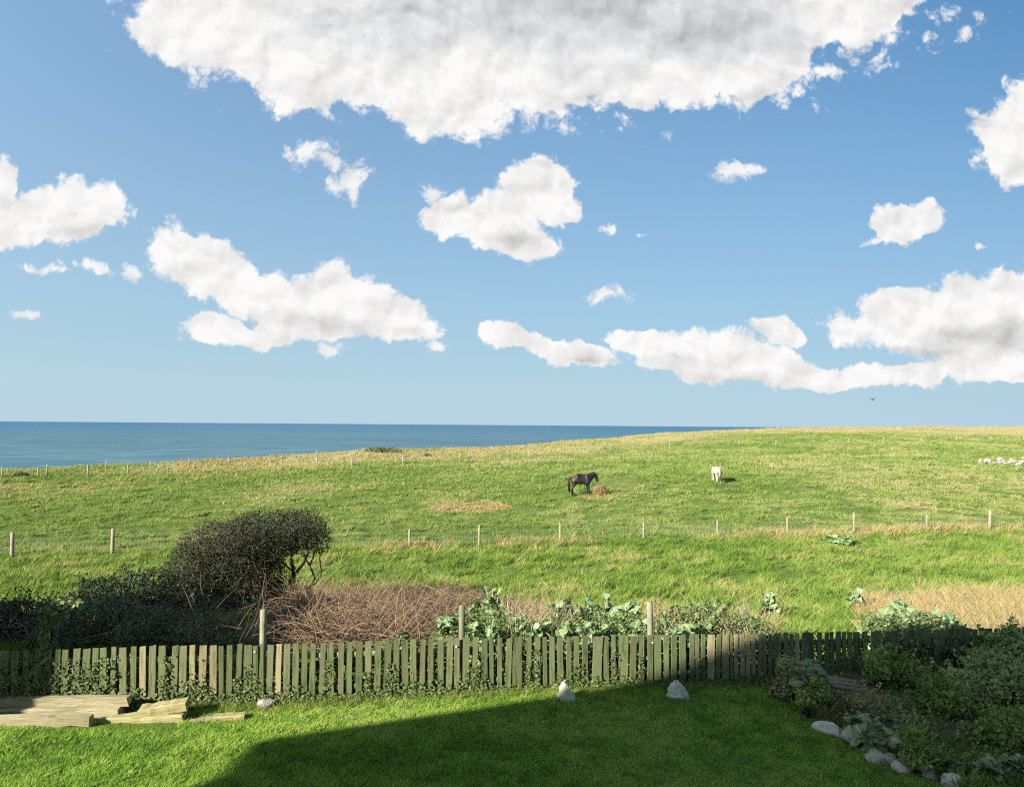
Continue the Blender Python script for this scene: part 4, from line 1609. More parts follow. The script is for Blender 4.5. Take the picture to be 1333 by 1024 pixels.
def cab_mat(name, dark, light, rib):
    m, t, out = new_mat(name)
    a = t.n('ShaderNodeAttribute', attribute_name='tone')
    oi = t.n('ShaderNodeObjectInfo')
    tcn = t.n('ShaderNodeTexCoord')
    n = t.noise(tcn.outputs['Object'], 5.0, 4, 0.6)
    base = t.mix(t.math('ADD', t.math('MULTIPLY', oi.outputs['Random'], 0.7), t.math('MULTIPLY', n, 0.3)), dark, light)
    base = t.mix(t.ramp(a.outputs['Fac'], 0.55, 0.95), base, rib)
    bs = t.n('ShaderNodeBsdfPrincipled')
    t.l(base, bs.inputs['Base Color'])
    bs.inputs['Roughness'].default_value = 0.42
    bs.inputs['Specular IOR Level'].default_value = 0.45
    tr = t.n('ShaderNodeBsdfTranslucent')
    t.l(t.mix(1.0, base, (0.9, 1.0, 0.5), 'MULTIPLY'), tr.inputs[0])
    mx = t.n('ShaderNodeMixShader')
    mx.inputs[0].default_value = 0.18
    t.l(bs.outputs[0], mx.inputs[1])
    t.l(tr.outputs[0], mx.inputs[2])
    t.l(mx.outputs[0], out.inputs[0])
    return m


M_cab = cab_mat('cabbage_leaf', (0.075, 0.150, 0.055), (0.235, 0.340, 0.145), (0.40, 0.46, 0.27))
M_cabblue = cab_mat('blue_cabbage_leaf', (0.12, 0.165, 0.07), (0.24, 0.285, 0.125), (0.42, 0.44, 0.25))
M_cabstem = rough_mat('cabbage_stalk', (0.20, 0.20, 0.11), (0.30, 0.28, 0.17), 8, 0.8, 0.3)
leaf_sets = {}
for mt in (M_cab, M_cabblue):
    lst = []
    for sd in range(6):
        V, q, tn = cab_leaf_mesh(100 + sd, 0.3 + 0.18 * sd)
        lst.append(mesh_np('leaf', V, q, mt, True, {'tone': tn}))
    leaf_sets[mt.name] = lst


def cabbage(loc, rad, hgt, nleaf, label, mat=M_cab, name='wild_cabbage', group='wild cabbages', leaf_len=0.27):
    """a bushy plant: a few stalks, each with a rosette, and loose leaves lower down"""
    root = empty(name, loc)
    tag(root, label, 'cabbage', group)
    heads = []
    nh = 2 if hgt < 0.3 else int(rng.integers(6, 9))
    for k in range(nh):
        a = k / nh * 6.283 + rng.normal(0, 0.4)
        rr = 0.0 if k == 0 else rad * rng.uniform(0.35, 0.8)
        tip = np.array([rr * math.cos(a), rr * math.sin(a), hgt * (1.0 if k == 0 else rng.uniform(0.62, 1.0))])
        heads.append(tip)
        st = MB()
        st.tube([(0, 0, -0.06), tip * 0.5 + (0.02, 0, 0), tip], [0.024, 0.018, 0.012], 5)
        st.build('stalk', M_cabstem, root)
    for i in range(nleaf):
        tip = heads[i % nh]
        f = (i // nh + 0.5) / math.ceil(nleaf / nh)
        az = i * 2.39996 + rng.normal(0, 0.3)
        el = -0.35 + 1.35 * f + rng.normal(0, 0.25)
        L = leaf_len * (1.05 - 0.4 * f) * rng.uniform(0.65, 1.25)
        o = link('leaf', leaf_sets[mat.name][int(rng.integers(6))], root)
        o.location = Vector(tip * (0.45 + 0.55 * f ** 0.7))
        o.rotation_euler = Euler((rng.normal(0, 0.5), -el, az), 'XYZ')
        o.scale = (L, L * rng.uniform(0.85, 1.2), L)
    return root


ORD = ['first', 'second', 'third', 'fourth', 'fifth', 'sixth', 'seventh', 'eighth', 'ninth', 'tenth', 'eleventh', 'twelfth', 'thirteenth', 'fourteenth', 'fifteenth', 'sixteenth', 'seventeenth', 'eighteenth']


def cabbage_row(items, where):
    """items (px, py of the middle of the head, depth, radius); counted from left to right"""
    extra_ = [(a[0] + rng.uniform(-16, 16), a[1] + rng.uniform(2, 12), a[2] - rng.uniform(0.0, 0.7), a[3] * rng.uniform(0.6, 0.9)) for a in items[::2]]
    for k, (px, py, dep, rad) in enumerate(sorted(items + extra_)):
        c = at(px, py, dep)
        zg = ground_z(c.x, dep)
        h = max(0.12, c.z - zg)
        cabbage((c.x, dep, zg), rad * 1.25, h, int(rng.integers(44, 58)), 'grey-green wild cabbage, %s from the left %s' % (ORD[k], where))


cabbage_row([(582, 806, 13.2, 0.30), (600, 800, 13.8, 0.28), (618, 788, 14.6, 0.30), (638, 790, 14.2, 0.34), (660, 800, 13.8, 0.32), (640, 815, 12.7, 0.30), (668, 812, 13.0, 0.28), (616, 816, 12.6, 0.26)],
            'in the clump round the mossy post')
cabbage_row([(713, 812, 12.9, 0.32), (735, 818, 12.7, 0.34), (738, 785, 14.8, 0.34), (765, 778, 15.4, 0.34), (762, 815, 12.8, 0.30), (790, 778, 15.4, 0.32), (785, 818, 12.8, 0.30), (812, 815, 12.9, 0.28), (820, 785, 15.0, 0.30), (838, 812, 13.0, 0.32), (800, 798, 14.0, 0.28)],
            'in the big clump before the pale post')
cabbage_row([(866, 814, 13.0, 0.30), (880, 795, 14.2, 0.28), (900, 800, 14.0, 0.26), (930, 780, 15.4, 0.36), (920, 812, 13.4, 0.30), (968, 800, 14.6, 0.34), (905, 790, 14.6, 0.3), (985, 812, 13.8, 0.26)],
            'in the straggly clump after the pale post')
for (px, py, dep, rad, lb) in [(641, 768, 16.5, 0.30, 'lone wild cabbage rising from the top of the brown bramble'), (522, 826, 12.4, 0.30, 'small silvery cabbage peeping over the pickets below the bramble'),
                               (1005, 775, 19.3, 0.30, 'single wild cabbage on the open grass beyond the clumps'), (1100, 702, 36.2, 0.95, 'broad dark cabbage at the foot of a stock fence post'),
                               (1115, 766, 20.3, 0.22, 'small cabbage in the grass beside the straw-coloured patch')]:
    c = at(px, py, dep)
    zg = ground_z(c.x, dep)
    cabbage((c.x, dep, zg), rad, max(0.12, c.z - zg), 30, lb, leaf_len=0.27 if dep < 30 else 0.45)
cabbage_row([(1150, 800, 14.8, 0.36), (1168, 786, 15.6, 0.34), (1190, 798, 14.8, 0.36), (1215, 800, 14.8, 0.34), (1238, 806, 14.6, 0.30), (1180, 812, 14.0, 0.32)],
            'in the sunlit clump below the straw-coloured patch')
for (px, py, dep, rad, h_, lb) in [(1059, 862, 11.0, 0.36, 0.62, 'dark green cabbage rosette in the shaded bed by the pickets'), (1140, 940, 9.4, 0.42, 0.34, 'big crinkled blue-green cabbage behind the edging stones'),
                                   (1120, 932, 9.8, 0.30, 0.26, 'smaller blue-green cabbage beside the big crinkled one'), (1235, 995, 8.9, 0.30, 0.16, 'blue-green cabbage low at the bottom of the bed'),
                                   (1290, 1005, 8.8, 0.34, 0.2, 'blue-green cabbage at the bottom right of the bed'), (1330, 1010, 8.8, 0.32, 0.2, 'blue-green cabbage cut by the right border near the bottom')]:
    c = at(px, py, dep)
    zg = float(lawn_z(c.x, dep))
    cabbage((c.x, dep, zg), rad * 0.8, max(h_, c.z - zg), 40, lb, M_cabblue, 'garden_cabbage', 'cabbages in the garden bed', 0.20)

# leafy undergrowth knitting the cabbage clumps together
M_under = leaf_mat('undergrowth_leaf', [(0.05, 0.085, 0.025), (0.10, 0.15, 0.045), (0.17, 0.22, 0.075), (0.28, 0.27, 0.12)], 0.25, 0.6, 0.2)


def undergrowth(name, lst, depth, n, label):
    bl = px_blobs(lst, depth, 0.7)
    p, nn = ellipsoid_points(bl, n, 0.4, 0.5)
    ok = p[:, 2] > ground_arr(p[:, 0], p[:, 1])
    o_ = leaf_object(name, M_under, p[ok], nn[ok], 0.06, None, None, aspect=0.5, jitter=1.0)
    tag(o_, label, 'undergrowth', kind='stuff')


undergrowth('undergrowth', [(590, 822, 26, 16), (640, 815, 34, 20), (675, 820, 20, 12)], 13.0, 2400, 'yellowish undergrowth between the cabbages round the mossy post')
undergrowth('undergrowth', [(720, 818, 26, 14), (770, 815, 40, 14), (825, 815, 30, 16), (790, 822, 50, 10)], 13.2, 3000, 'leafy undergrowth filling the big cabbage clump')
undergrowth('undergrowth', [(880, 812, 26, 18), (925, 808, 30, 20), (975, 815, 26, 14)], 13.6, 3000, 'leafy undergrowth of the straggly clump after the pale post')
undergrowth('undergrowth', [(1150, 815, 30, 12), (1200, 815, 40, 12)], 14.0, 2000, 'leafy undergrowth beneath the sunlit right-hand cabbages')

# leaf mass added behind the pickets, coloured dark for the shade in the gaps
P_, N_ = [], []
Xb = rng.uniform(-9.0, 6.0, 15000)
ob_ = 0.07 + np.abs(rng.normal(0, 0.16, len(Xb)))
hb_ = rng.random(len(Xb)) * (0.50 + 0.22 * fbm2(Xb * 1.3, Xb * 0, 121, 3))
Pb = np.stack([Xb - ob_ * math.sin(FANG), fence_y(Xb) + ob_ * math.cos(FANG), lawn_z(Xb, fence_y(Xb)) - 0.02 + hb_], -1)
o = leaf_object('gap_shade_leaves', M_dark, Pb, np.tile((0.1, -0.8, 0.5), (len(Xb), 1)), 0.06, None, None, aspect=0.7, jitter=0.8)
tag(o, 'leaves behind the pickets, coloured dark to stand for shade in the gaps', 'ivy', kind='stuff')

# ------------------------------------------------------------------ garden bed at the right
M_soil = rough_mat('bed_soil', (0.06, 0.046, 0.028), (0.11, 0.085, 0.05), 6, 0.95, 0.9)
edge_px = [(1000, 897), (1035, 905), (1054, 926), (1079, 955), (1111, 968), (1144, 991), (1178, 1003), (1212, 1012), (1242, 1026), (1290, 1050), (1340, 1085)]
ep = [ground_hit(x, y, lawn_fn) for x, y in edge_px]
bedv, bedf = [], []
nrow = 14
for i, p in enumerate(ep):
    q = fpt(min(11.5, p.x + (fence_y(p.x) - p.y) * (0.9 + 0.02 * i) + i * 0.35), 0.05)
    for j in range(nrow):
        t_ = j / (nrow - 1)
        X, Y = p.x + (q[0] - p.x) * t_, p.y + (q[1] - p.y) * t_
        bedv.append((X, Y, float(lawn_z(X, Y)) + 0.012 + 0.10 * min(1, t_ * 5) + 0.05 * rng.random() * (t_ > 0)))
idx = np.arange(len(ep) * nrow).reshape(len(ep), nrow)
q = np.stack([idx[:-1, :-1], idx[1:, :-1], idx[1:, 1:], idx[:-1, 1:]], -1).reshape(-1, 4)
o = link('garden_bed', mesh_np('garden_bed', bedv, q, M_soil, True))
tag(o, 'dark soil of the shaded flower bed behind the edging stones', 'flower bed', kind='structure')


def in_bed(X, Y):
    """right of the edging line"""
    ex = np.array([p.x for p in ep])
    ey = np.array([p.y for p in ep])
    o_ = np.argsort(ey)
    return X > np.interp(Y, ey[o_], ex[o_]) - 0.02


M_shade = leaf_mat('shade_shrub_leaf', [(0.085, 0.135, 0.03), (0.155, 0.225, 0.05), (0.25, 0.315, 0.08), (0.38, 0.41, 0.14)], 0.3, 0.6, 0.25)
M_grey = leaf_mat('grey_herb_leaf', [(0.18, 0.19, 0.075), (0.29, 0.29, 0.12), (0.42, 0.41, 0.19)], 0.2, 0.6, 0.3)
M_glauc = leaf_mat('glaucous_leaf', [(0.14, 0.185, 0.06), (0.24, 0.29, 0.10), (0.36, 0.40, 0.16)], 0.15, 0.6, 0.25)
shrub('herb_shrub', [(1025, 874, 18, 20), (1038, 892, 22, 16), (1016, 895, 14, 12)], 11.3, 0.3, 3000, 0.045, M_grey, 'loose grey-green herb bush at the left end of the bed', 0.4, aspect=0.35, lumps=0.5)
shrub('herb_shrub', [(1052, 908, 18, 13), (1068, 898, 13, 12)], 10.6, 0.25, 1500, 0.055, M_shade, 'small green leafy plant beside the first edging stone', 0.4, aspect=0.5, lumps=0.5)
shrub('climbing_shrub', [(1142, 868, 18, 20), (1168, 874, 26, 22), (1158, 897, 26, 20)], 11.8, 0.45, 6500, 0.06, M_shade, 'yellowish green leafy shrub over the wooden planks', 0.5, aspect=0.6, lumps=0.45)
shrub('climbing_shrub', [(1175, 838, 40, 12), (1240, 842, 40, 12)], 12.9, 0.4, 4500, 0.06, M_olive, 'brownish tangled shrub along the hidden end of the fence', 0.5, lumps=0.45)
shrub('glaucous_shrub', [(1285, 860, 34, 14), (1325, 846, 34, 18), (1355, 850, 34, 24)], 12.4, 0.6, 7000, 0.10, M_glauc, 'shaded blue-green leafy bush at the right border above the bed', 0.5, lumps=0.4)
shrub('glaucous_shrub', [(1315, 890, 36, 30), (1350, 900, 36, 40), (1268, 895, 30, 24)], 11.2, 0.5, 8000, 0.075, M_glauc, 'middle blue-green bush at the right border of the bed', 0.5, lumps=0.4)
shrub('leafy_shrub', [(1225, 915, 34, 28), (1200, 940, 30, 22), (1250, 945, 30, 22)], 10.6, 0.4, 6500, 0.065, M_shade, 'rounded green shrub in the middle of the shaded bed', 0.5, lumps=0.45)
shrub('leafy_shrub', [(1320, 950, 36, 26), (1290, 965, 34, 22), (1345, 975, 30, 30)], 9.6, 0.4, 6500, 0.055, M_shade, 'low dark green shrub at the lower right of the bed', 0.5, lumps=0.45)
shrub('leafy_shrub', [(1195, 985, 26, 14), (1265, 1000, 24, 12), (1310, 1015, 26, 14)], 9.0, 0.3, 3600, 0.05, M_shade, 'ground-hugging green plants just inside the lowest edging stones', 0.5, lumps=0.45)

shrub('leafy_shrub', [(1128, 918, 20, 13), (1165, 935, 24, 16)], 10.4, 0.35, 3400, 0.05, M_grey, 'grey-green sprawling plant between the plank bench and the edging', 0.45, aspect=0.4, lumps=0.5)
shrub('leafy_shrub', [(1185, 962, 24, 14), (1215, 968, 22, 14)], 9.8, 0.3, 2800, 0.05, M_shade, 'small green plant behind the ridged edging stone', 0.45, lumps=0.5)
# wooden planks lying as a low bench in the bed
M_plank = rough_mat('grey_plank', (0.20, 0.165, 0.13), (0.30, 0.25, 0.20), 3.0, 0.9, 0.6, (0.11, 0.10, 0.07), (0.6, 6, 6), 0.15, 0.56)
pb = ground_hit(1102, 915, lawn_fn)
c0 = at(1104, 891, pb.y + 0.35)
bench = empty('plank_bench', (c0.x, c0.y, float(lawn_z(c0.x, c0.y))))
tag(bench, 'low bench of weathered grey planks in the shaded bed', 'bench')
BH = c0.z - float(lawn_z(c0.x, c0.y))
for k_, (dy, dz, L) in enumerate([(-0.16, 0.0, 0.62), (-0.02, 0.015, 0.66), (0.12, 0.03, 0.60)]):
    b = MB()
    b.box((0.02 * k_, dy, BH + dz), (L, 0.12, 0.032), (0.0, 0.11, -0.10 + 0.03 * k_), jit=0.003)
    b.build('plank', M_plank, bench)
for sx_ in (-0.22, 0.24):
    for dy in (-0.12, 0.10):
        b = MB()
        b.box((sx_, dy, (BH - 0.02 - sx_ * 0.1) / 2 - 0.04), (0.06, 0.06, BH - 0.02 - sx_ * 0.1 + 0.02), None)
        b.build('leg', M_plank, bench)
# one orange marigold-like bloom
M_orange = rough_mat('orange_petal', (0.75, 0.33, 0.04), (0.85, 0.45, 0.07), 10, 0.6, 0.0)
gfl = at(1058, 884, 10.7)
fl = empty('flower', (gfl.x, gfl.y, float(lawn_z(gfl.x, gfl.y))))
tag(fl, 'single orange flower in the shaded bed below the cabbage rosette', 'flower')
hz_ = gfl.z - float(lawn_z(gfl.x, gfl.y))
b = MB()
b.tube([(0.05, 0.05, 0), (0.02, 0, hz_ * 0.6), (0, 0, hz_)], [0.006, 0.005, 0.005], 5)
b.build('stem', M_cabstem, fl)
for i in range(9):
    a = i / 9 * 6.283
    b = MB()
    d = np.array([math.cos(a), 0.25 * math.sin(a) - 0.2, math.sin(a)])
    sd_ = np.array([-math.sin(a), 0, math.cos(a)])
    P0 = np.array([0, 0, hz_])
    b.add([P0 + d * 0.008, P0 + d * 0.03 + sd_ * 0.014, P0 + d * 0.048, P0 + d * 0.03 - sd_ * 0.014, P0 + d * 0.03 + np.array([0, -0.012, 0])], [(0, 1, 4), (1, 2, 4), (2, 3, 4), (3, 0, 4), (2, 1, 0), (3, 2, 0)])
    b.build('petal', M_orange, fl)

# ------------------------------------------------------------------ ivy
M_ivy = leaf_mat('ivy_leaf', [(0.028, 0.052, 0.014), (0.055, 0.090, 0.024), (0.105, 0.145, 0.045), (0.19, 0.205, 0.085)], 0.15, 0.6, 0.2)
P, N = [], []
for i in range(17000):
    X = rng.uniform(-9.0, 10.5)
    pxl = PW / 2 + F_PX * X / fence_y(X)
    dens = 0.25 + 0.75 * float(fbm2(np.array(X * 1.1), np.array(0.0), 71, 3)) + (0.5 if pxl < 160 else 0.25 if pxl < 340 else 0)
    if rng.random() > dens:
        continue
    top = (0.13 if pxl < 345 else 0.08) + (0.28 if pxl < 345 else 0.2) * max(0, float(fbm2(np.array(X * 2.3), np.array(3.0), 73, 3)) - 0.35) * 2
    if pxl < 165:
        top += 0.35
    if pxl > 1000:
        top *= 0.7
    h = abs(rng.normal(0, 0.5)) * top
    if h > 0.72:
        continue
    q = fpt(X, rng.uniform(0.012, 0.05) + 0.14 * max(0, 1 - h / 0.14) * rng.random())
    P.append((q[0], q[1], float(lawn_z(q[0], q[1])) + h))
    N.append((math.sin(FANG), -math.cos(FANG), 0.35))
# strands that climb single pickets
for (px, topf) in [(20, 0.95), (130, 0.8), (190, 0.35), (222, 0.55), (228, 0.9), (318, 0.5), (330, 0.7), (432, 0.75), (484, 0.5), (515, 0.65), (619, 0.5), (624, 0.7), (800, 0.75), (756, 0.5), (690, 0.5), (700, 0.8), (833, 0.6), (912, 0.6)]:
    u = UX(px)
    X0 = (FY0 - FS * FX0) * u / (1 - FS * u)
    for k_ in range(65):
        h = rng.random() * topf * 0.78
        q = fpt(X0 + rng.normal(0, 0.035), rng.uniform(0.014, 0.035))
        P.append((q[0], q[1], float(lawn_z(q[0], q[1])) + h))
        N.append((math.sin(FANG), -math.cos(FANG), 0.3))
P, N = np.array(P), np.array(N)
o = leaf_object('fence_ivy', M_ivy, P, N, 0.038, None, None, aspect=0.85, jitter=0.4, fold=0.15)
tag(o, 'ivy creeping along the foot of the picket fence', 'ivy', kind='stuff')
P, N = [], []
for i in range(620):
    h = rng.random()
    a = rng.uniform(0, 6.28)
    P.append((ivtop[0] + 0.075 * math.cos(a), ivtop[1] + 0.075 * math.sin(a), h * (ivtop[2] + 0.03)))
    N.append((math.cos(a), math.sin(a), 0.3))
for i in range(160):
    t_ = rng.random()
    P.append((ivtop[0] + rng.normal(0, 0.10) + 0.28 * t_, ivtop[1] + rng.normal(0, 0.08), ivtop[2] + rng.normal(0, 0.03) + 0.10 * t_))
    N.append((0, -0.6, 0.8))
P, N = np.array(P), np.array(N)
iv = empty('climbing_ivy', (ivtop[0], ivtop[1], 0))
tag(iv, 'column of ivy wrapped round the tall stake with a pale sprig on top', 'ivy')
leaf_object('leaves', M_ivy, P, N, 0.065, iv, (ivtop[0], ivtop[1], 0), aspect=0.8, jitter=0.4, fold=0.15)
b = MB()
th = np.linspace(0, 9, 40)
b.tube(np.stack([0.058 * np.cos(th), 0.058 * np.sin(th), np.linspace(0, ivtop[2], 40)], -1), 0.012, 5)
b.build('vine', M_bark, iv)

# ------------------------------------------------------------------ grass: tufts set out one by one as ground cover
PROTO = bpy.data.collections.new('tuft_prototypes')


def tuft(name, nb, h, spread, width, mat, lean=(0.25, 0.1), up=1.0, segs=2, seed=0):
    rs = np.random.default_rng(seed)
    V, F3, F4 = [], [], []
    for i in range(nb):
        a = rs.uniform(0, 6.28)
        r = spread * math.sqrt(rs.random())
        base = np.array([r * math.cos(a), r * math.sin(a), -0.01])
        hh = h * rs.uniform(0.55, 1.15)
        d = np.array([rs.normal(lean[0], 0.45), rs.normal(lean[1], 0.45), up])
        d /= np.linalg.norm(d)
        side = np.cross(d, rs.normal(0, 1, 3))
        side /= np.linalg.norm(side)
        w = width * rs.uniform(0.7, 1.3)
        n0 = len(V)
        bend = np.array([rs.normal(lean[0], 0.3), rs.normal(lean[1], 0.3), -0.25]) * hh * 0.5
        for k in range(segs):
            t_ = k / segs
            c = base + d * hh * t_ + bend * t_ * t_
            V += [c - side * w * (1 - 0.5 * t_) / 2, c + side * w * (1 - 0.5 * t_) / 2]
        V.append(base + d * hh + bend)
        for k in range(segs - 1):
            F4.append((n0 + 2 * k, n0 + 2 * k + 1, n0 + 2 * k + 3, n0 + 2 * k + 2))
        F3.append((n0 + 2 * segs - 2, n0 + 2 * segs - 1, n0 + 2 * segs))
    fl = ([np.array(F4)] if F4 else []) + [np.array(F3)]
    return mesh_np(name, V, fl, mat)


def scatter(name, protos, P, rotz, scale, tone, label, cat, tilt=None):
    col = bpy.data.collections.new(name + '_tufts')
    for i, me in enumerate(protos):
        po = bpy.data.objects.new('%s_tuft_%d' % (name, i), me)
        col.objects.link(po)
    n = len(P)
    me = bpy.data.meshes.new(name)
    me.vertices.add(n)
    me.vertices.foreach_set('co', np.asarray(P, np.float32).ravel())
    rot = np.zeros((n, 3), np.float32)
    if tilt is not None:
        rot[:, :2] = tilt
    rot[:, 2] = rotz
    a = me.attributes.new('rot', 'FLOAT_VECTOR', 'POINT')
    a.data.foreach_set('vector', rot.ravel())
    for k_, v in (('scl', scale), ('tone', tone)):
        a = me.attributes.new(k_, 'FLOAT', 'POINT')
        a.data.foreach_set('value', np.asarray(v, np.float32))
    a = me.attributes.new('pick', 'INT', 'POINT')
    a.data.foreach_set('value', rng.integers(0, len(protos), n).astype(np.int32))
    ob = link(name, me)
    ng = bpy.data.node_groups.new(name, 'GeometryNodeTree')
    ng.interface.new_socket('Geometry', in_out='INPUT', socket_type='NodeSocketGeometry')
    ng.interface.new_socket('Geometry', in_out='OUTPUT', socket_type='NodeSocketGeometry')
    gi, go = ng.nodes.new('NodeGroupInput'), ng.nodes.new('NodeGroupOutput')
    ip = ng.nodes.new('GeometryNodeInstanceOnPoints')
    ci = ng.nodes.new('GeometryNodeCollectionInfo')
    ci.inputs['Collection'].default_value = col
    ci.inputs['Separate Children'].default_value = True
    ci.inputs['Reset Children'].default_value = True

    def na(nm, typ):
        nd = ng.nodes.new('GeometryNodeInputNamedAttribute')
        nd.data_type = typ
        nd.inputs['Name'].default_value = nm
        return nd.outputs[0]
    L = ng.links.new
    L(gi.outputs[0], ip.inputs['Points'])
    L(ci.outputs[0], ip.inputs['Instance'])
    ip.inputs['Pick Instance'].default_value = True
    L(na('pick', 'INT'), ip.inputs['Instance Index'])
    L(na('rot', 'FLOAT_VECTOR'), ip.inputs['Rotation'])
    L(na('scl', 'FLOAT'), ip.inputs['Scale'])
    L(ip.outputs[0], go.inputs[0])
    md = ob.modifiers.new('tufts', 'NODES')
    md.node_group = ng
    tag(ob, label, cat, kind='stuff')
    return ob


# lawn
n = 52000
Y = rng.uniform(7.2, 13.0, n)
X = rng.uniform(-0.80, 0.80, n) * Y
ok = (Y < fence_y(X) - 0.03) & ~in_bed(X, Y)
X, Y = X[ok], Y[ok]
# keep the timbers clear
pt = PW / 2 + F_PX * X / Y
ok = ~((Y > 9.5) & (Y < 10.15) & (pt < 245))
X, Y = X[ok], Y[ok]
nz = fbm2(X * 0.9, Y * 0.9, 81, 4)
nz2 = fbm2(X * 5, Y * 5, 83, 2)
tone = np.clip(0.40 + 1.5 * (nz - 0.5) + 1.1 * (nz2 - 0.5), 0.0, 0.95)
bare = np.exp(-(((X - at(470, 936, 10.2).x) / 0.9) ** 2 + ((Y - 10.3) / 0.35) ** 2)) + 0.8 * np.exp(-(((X - at(560, 930, 10.4).x) / 0.4) ** 2 + ((Y - 10.45) / 0.15) ** 2))
worn = sstep(fbm2(X * 0.55 + 4, Y * 0.8, 151, 3), 0.56, 0.74)
tone = np.clip(tone + 0.55 * bare + 0.35 * worn, 0, 1)
sc = rng.uniform(0.6, 1.3, len(X)) * (0.55 + 1.0 * nz2) * (1 - 0.45 * np.clip(bare, 0, 1)) * (1 - 0.25 * worn)
scatter('lawn_grass', [tuft('lawn_tuft', 22, 0.066, 0.055, 0.006, M_lawn_blade, (0.15, 0.1), seed=i) for i in range(6)],
        np.stack([X, Y, lawn_z(X, Y)], -1), rng.normal(0, 0.7, len(X)), sc, tone, 'short mown grass of the garden lawn', 'grass')
# unmown fringe at the fence foot and bed edge
n = 2600
X = rng.uniform(-8, 6, n)
Y = fence_y(X) - np.abs(rng.normal(0, 0.16, n)) - 0.02
ok = ~in_bed(X, Y) & ~((Y < 10.2) & (PW / 2 + F_PX * X / Y < 245))
X, Y = X[ok], Y[ok]
scatter('fringe_grass', [tuft('fringe_tuft', 12, 0.14, 0.05, 0.006, M_rough_blade, (0.1, -0.1), seed=20 + i) for i in range(4)],
        np.stack([X, Y, lawn_z(X, Y)], -1), rng.uniform(0, 6.28, len(X)), rng.uniform(0.5, 1.2, len(X)), np.clip(rng.normal(0.55, 0.25, len(X)), 0, 1), 'longer unmown grass fringing the foot of the pickets', 'grass')

# weeds and withered stems over the bed
n = 5200
X = rng.uniform(3.2, 9.0, n)
Y = rng.uniform(7.6, 12.8, n)
ok = in_bed(X, Y) & (Y < fence_y(X) - 0.05)
X, Y = X[ok], Y[ok]
wn_ = fbm2(X * 1.4, Y * 1.4, 111, 3)
scatter('bed_weeds', [tuft('weed_tuft', 16, 0.17, 0.10, 0.016, M_rough_blade, (0.0, 0.0), 0.7, seed=120 + i) for i in range(4)],
        np.stack([X, Y, lawn_z(X, Y) + 0.08], -1), rng.uniform(0, 6.28, len(X)), rng.uniform(0.35, 1.2, len(X)) * (0.4 + 1.1 * wn_), np.clip(0.25 + 0.9 * (wn_ - 0.4), 0, 1), 'small weeds and seedlings covering the shaded bed', 'weeds')
X, Y = np.array([ground_hit(*p, lawn_fn)[:2] for p in rng.uniform((1050, 905), (1125, 950), (90, 2))]).T
ok = in_bed(X, Y)
scatter('withered_herbs', [tuft('herb_tuft', 14, 0.34, 0.07, 0.007, M_dry_blade, (0.0, 0.0), 1.0, 3, seed=130 + i) for i in range(3)],
        np.stack([X[ok], Y[ok], lawn_z(X[ok], Y[ok]) + 0.06], -1), rng.uniform(0, 6.28, ok.sum()), rng.uniform(0.6, 1.2, ok.sum()), np.clip(rng.normal(0.25, 0.2, ok.sum()), 0, 1), 'withered brown herb stems below the plank bench', 'herbs')

# rough grass between picket fence and stock fence
n = 60000
Y = 11.0 + (41.0 - 11.0) * rng.random(n) ** 0.9
X = rng.uniform(-0.80, 0.80, n) * Y
ok = (Y > fence_y(X) + 0.15) & (Y < 36.0 + 0.186 * X + 0.8)
X, Y = X[ok], Y[ok]
n1 = fbm2(X * 0.5, Y * 0.5, 85, 4)
n2 = fbm2(X * 2.4, Y * 2.4, 87, 3)
dr = dry_amount(X, Y)
tone = np.clip(0.36 + 1.3 * (n1 - 0.5) + 0.9 * (n2 - 0.5) + 0.25 * dr + rng.normal(0, 0.1, len(X)), 0, 0.98)
sc = rng.uniform(0.5, 1.2, len(X)) * (0.35 + 1.5 * sstep(n2, 0.35, 0.75))
scatter('rough_grass', [tuft('rough_tuft', 20, 0.24, 0.13, 0.011, M_rough_blade, (0.3, 0.12), seed=30 + i) for i in range(6)],
        np.stack([X, Y, field_z(X, Y)], -1), rng.normal(0, 0.7, len(X)), sc, tone, 'lush long grass between the brambles and the stock fence', 'grass')

# grazed pasture
n = 190000
Y = 31.0 * (235 / 31.0) ** (rng.random(n) ** 1.1)
X = rng.uniform(-0.78, 0.78, n) * Y
ok = (Y > 36.0 + 0.186 * X) & (Y < edge_y(X / Y) - 1)
X, Y = X[ok], Y[ok]
n1 = fbm2(X * 0.22, Y * 0.16, 89, 4)
n2 = fbm2(X * 1.3, Y * 1.3, 93, 3)
dr = dry_amount(X, Y)
tone = np.clip(0.42 + 0.9 * (n1 - 0.5) + 0.7 * (n2 - 0.5) + 0.68 * dr + rng.normal(0, 0.1, len(X)), 0, 1)
sc = rng.uniform(0.6, 1.2, len(X)) * (0.35 + 1.6 * sstep(n2, 0.42, 0.72)) * np.clip(Y / 45, 0.85, 1.7)
scatter('pasture_grass', [tuft('pasture_tuft', 18, 0.15, 0.20, 0.016, M_field_blade, (0.35, 0.12), 0.8, seed=40 + i) for i in range(6)],
        np.stack([X, Y, field_z(X, Y)], -1), rng.normal(0, 0.8, len(X)), sc, tone, 'close-grazed tussocky grass of the clifftop pasture', 'grass')


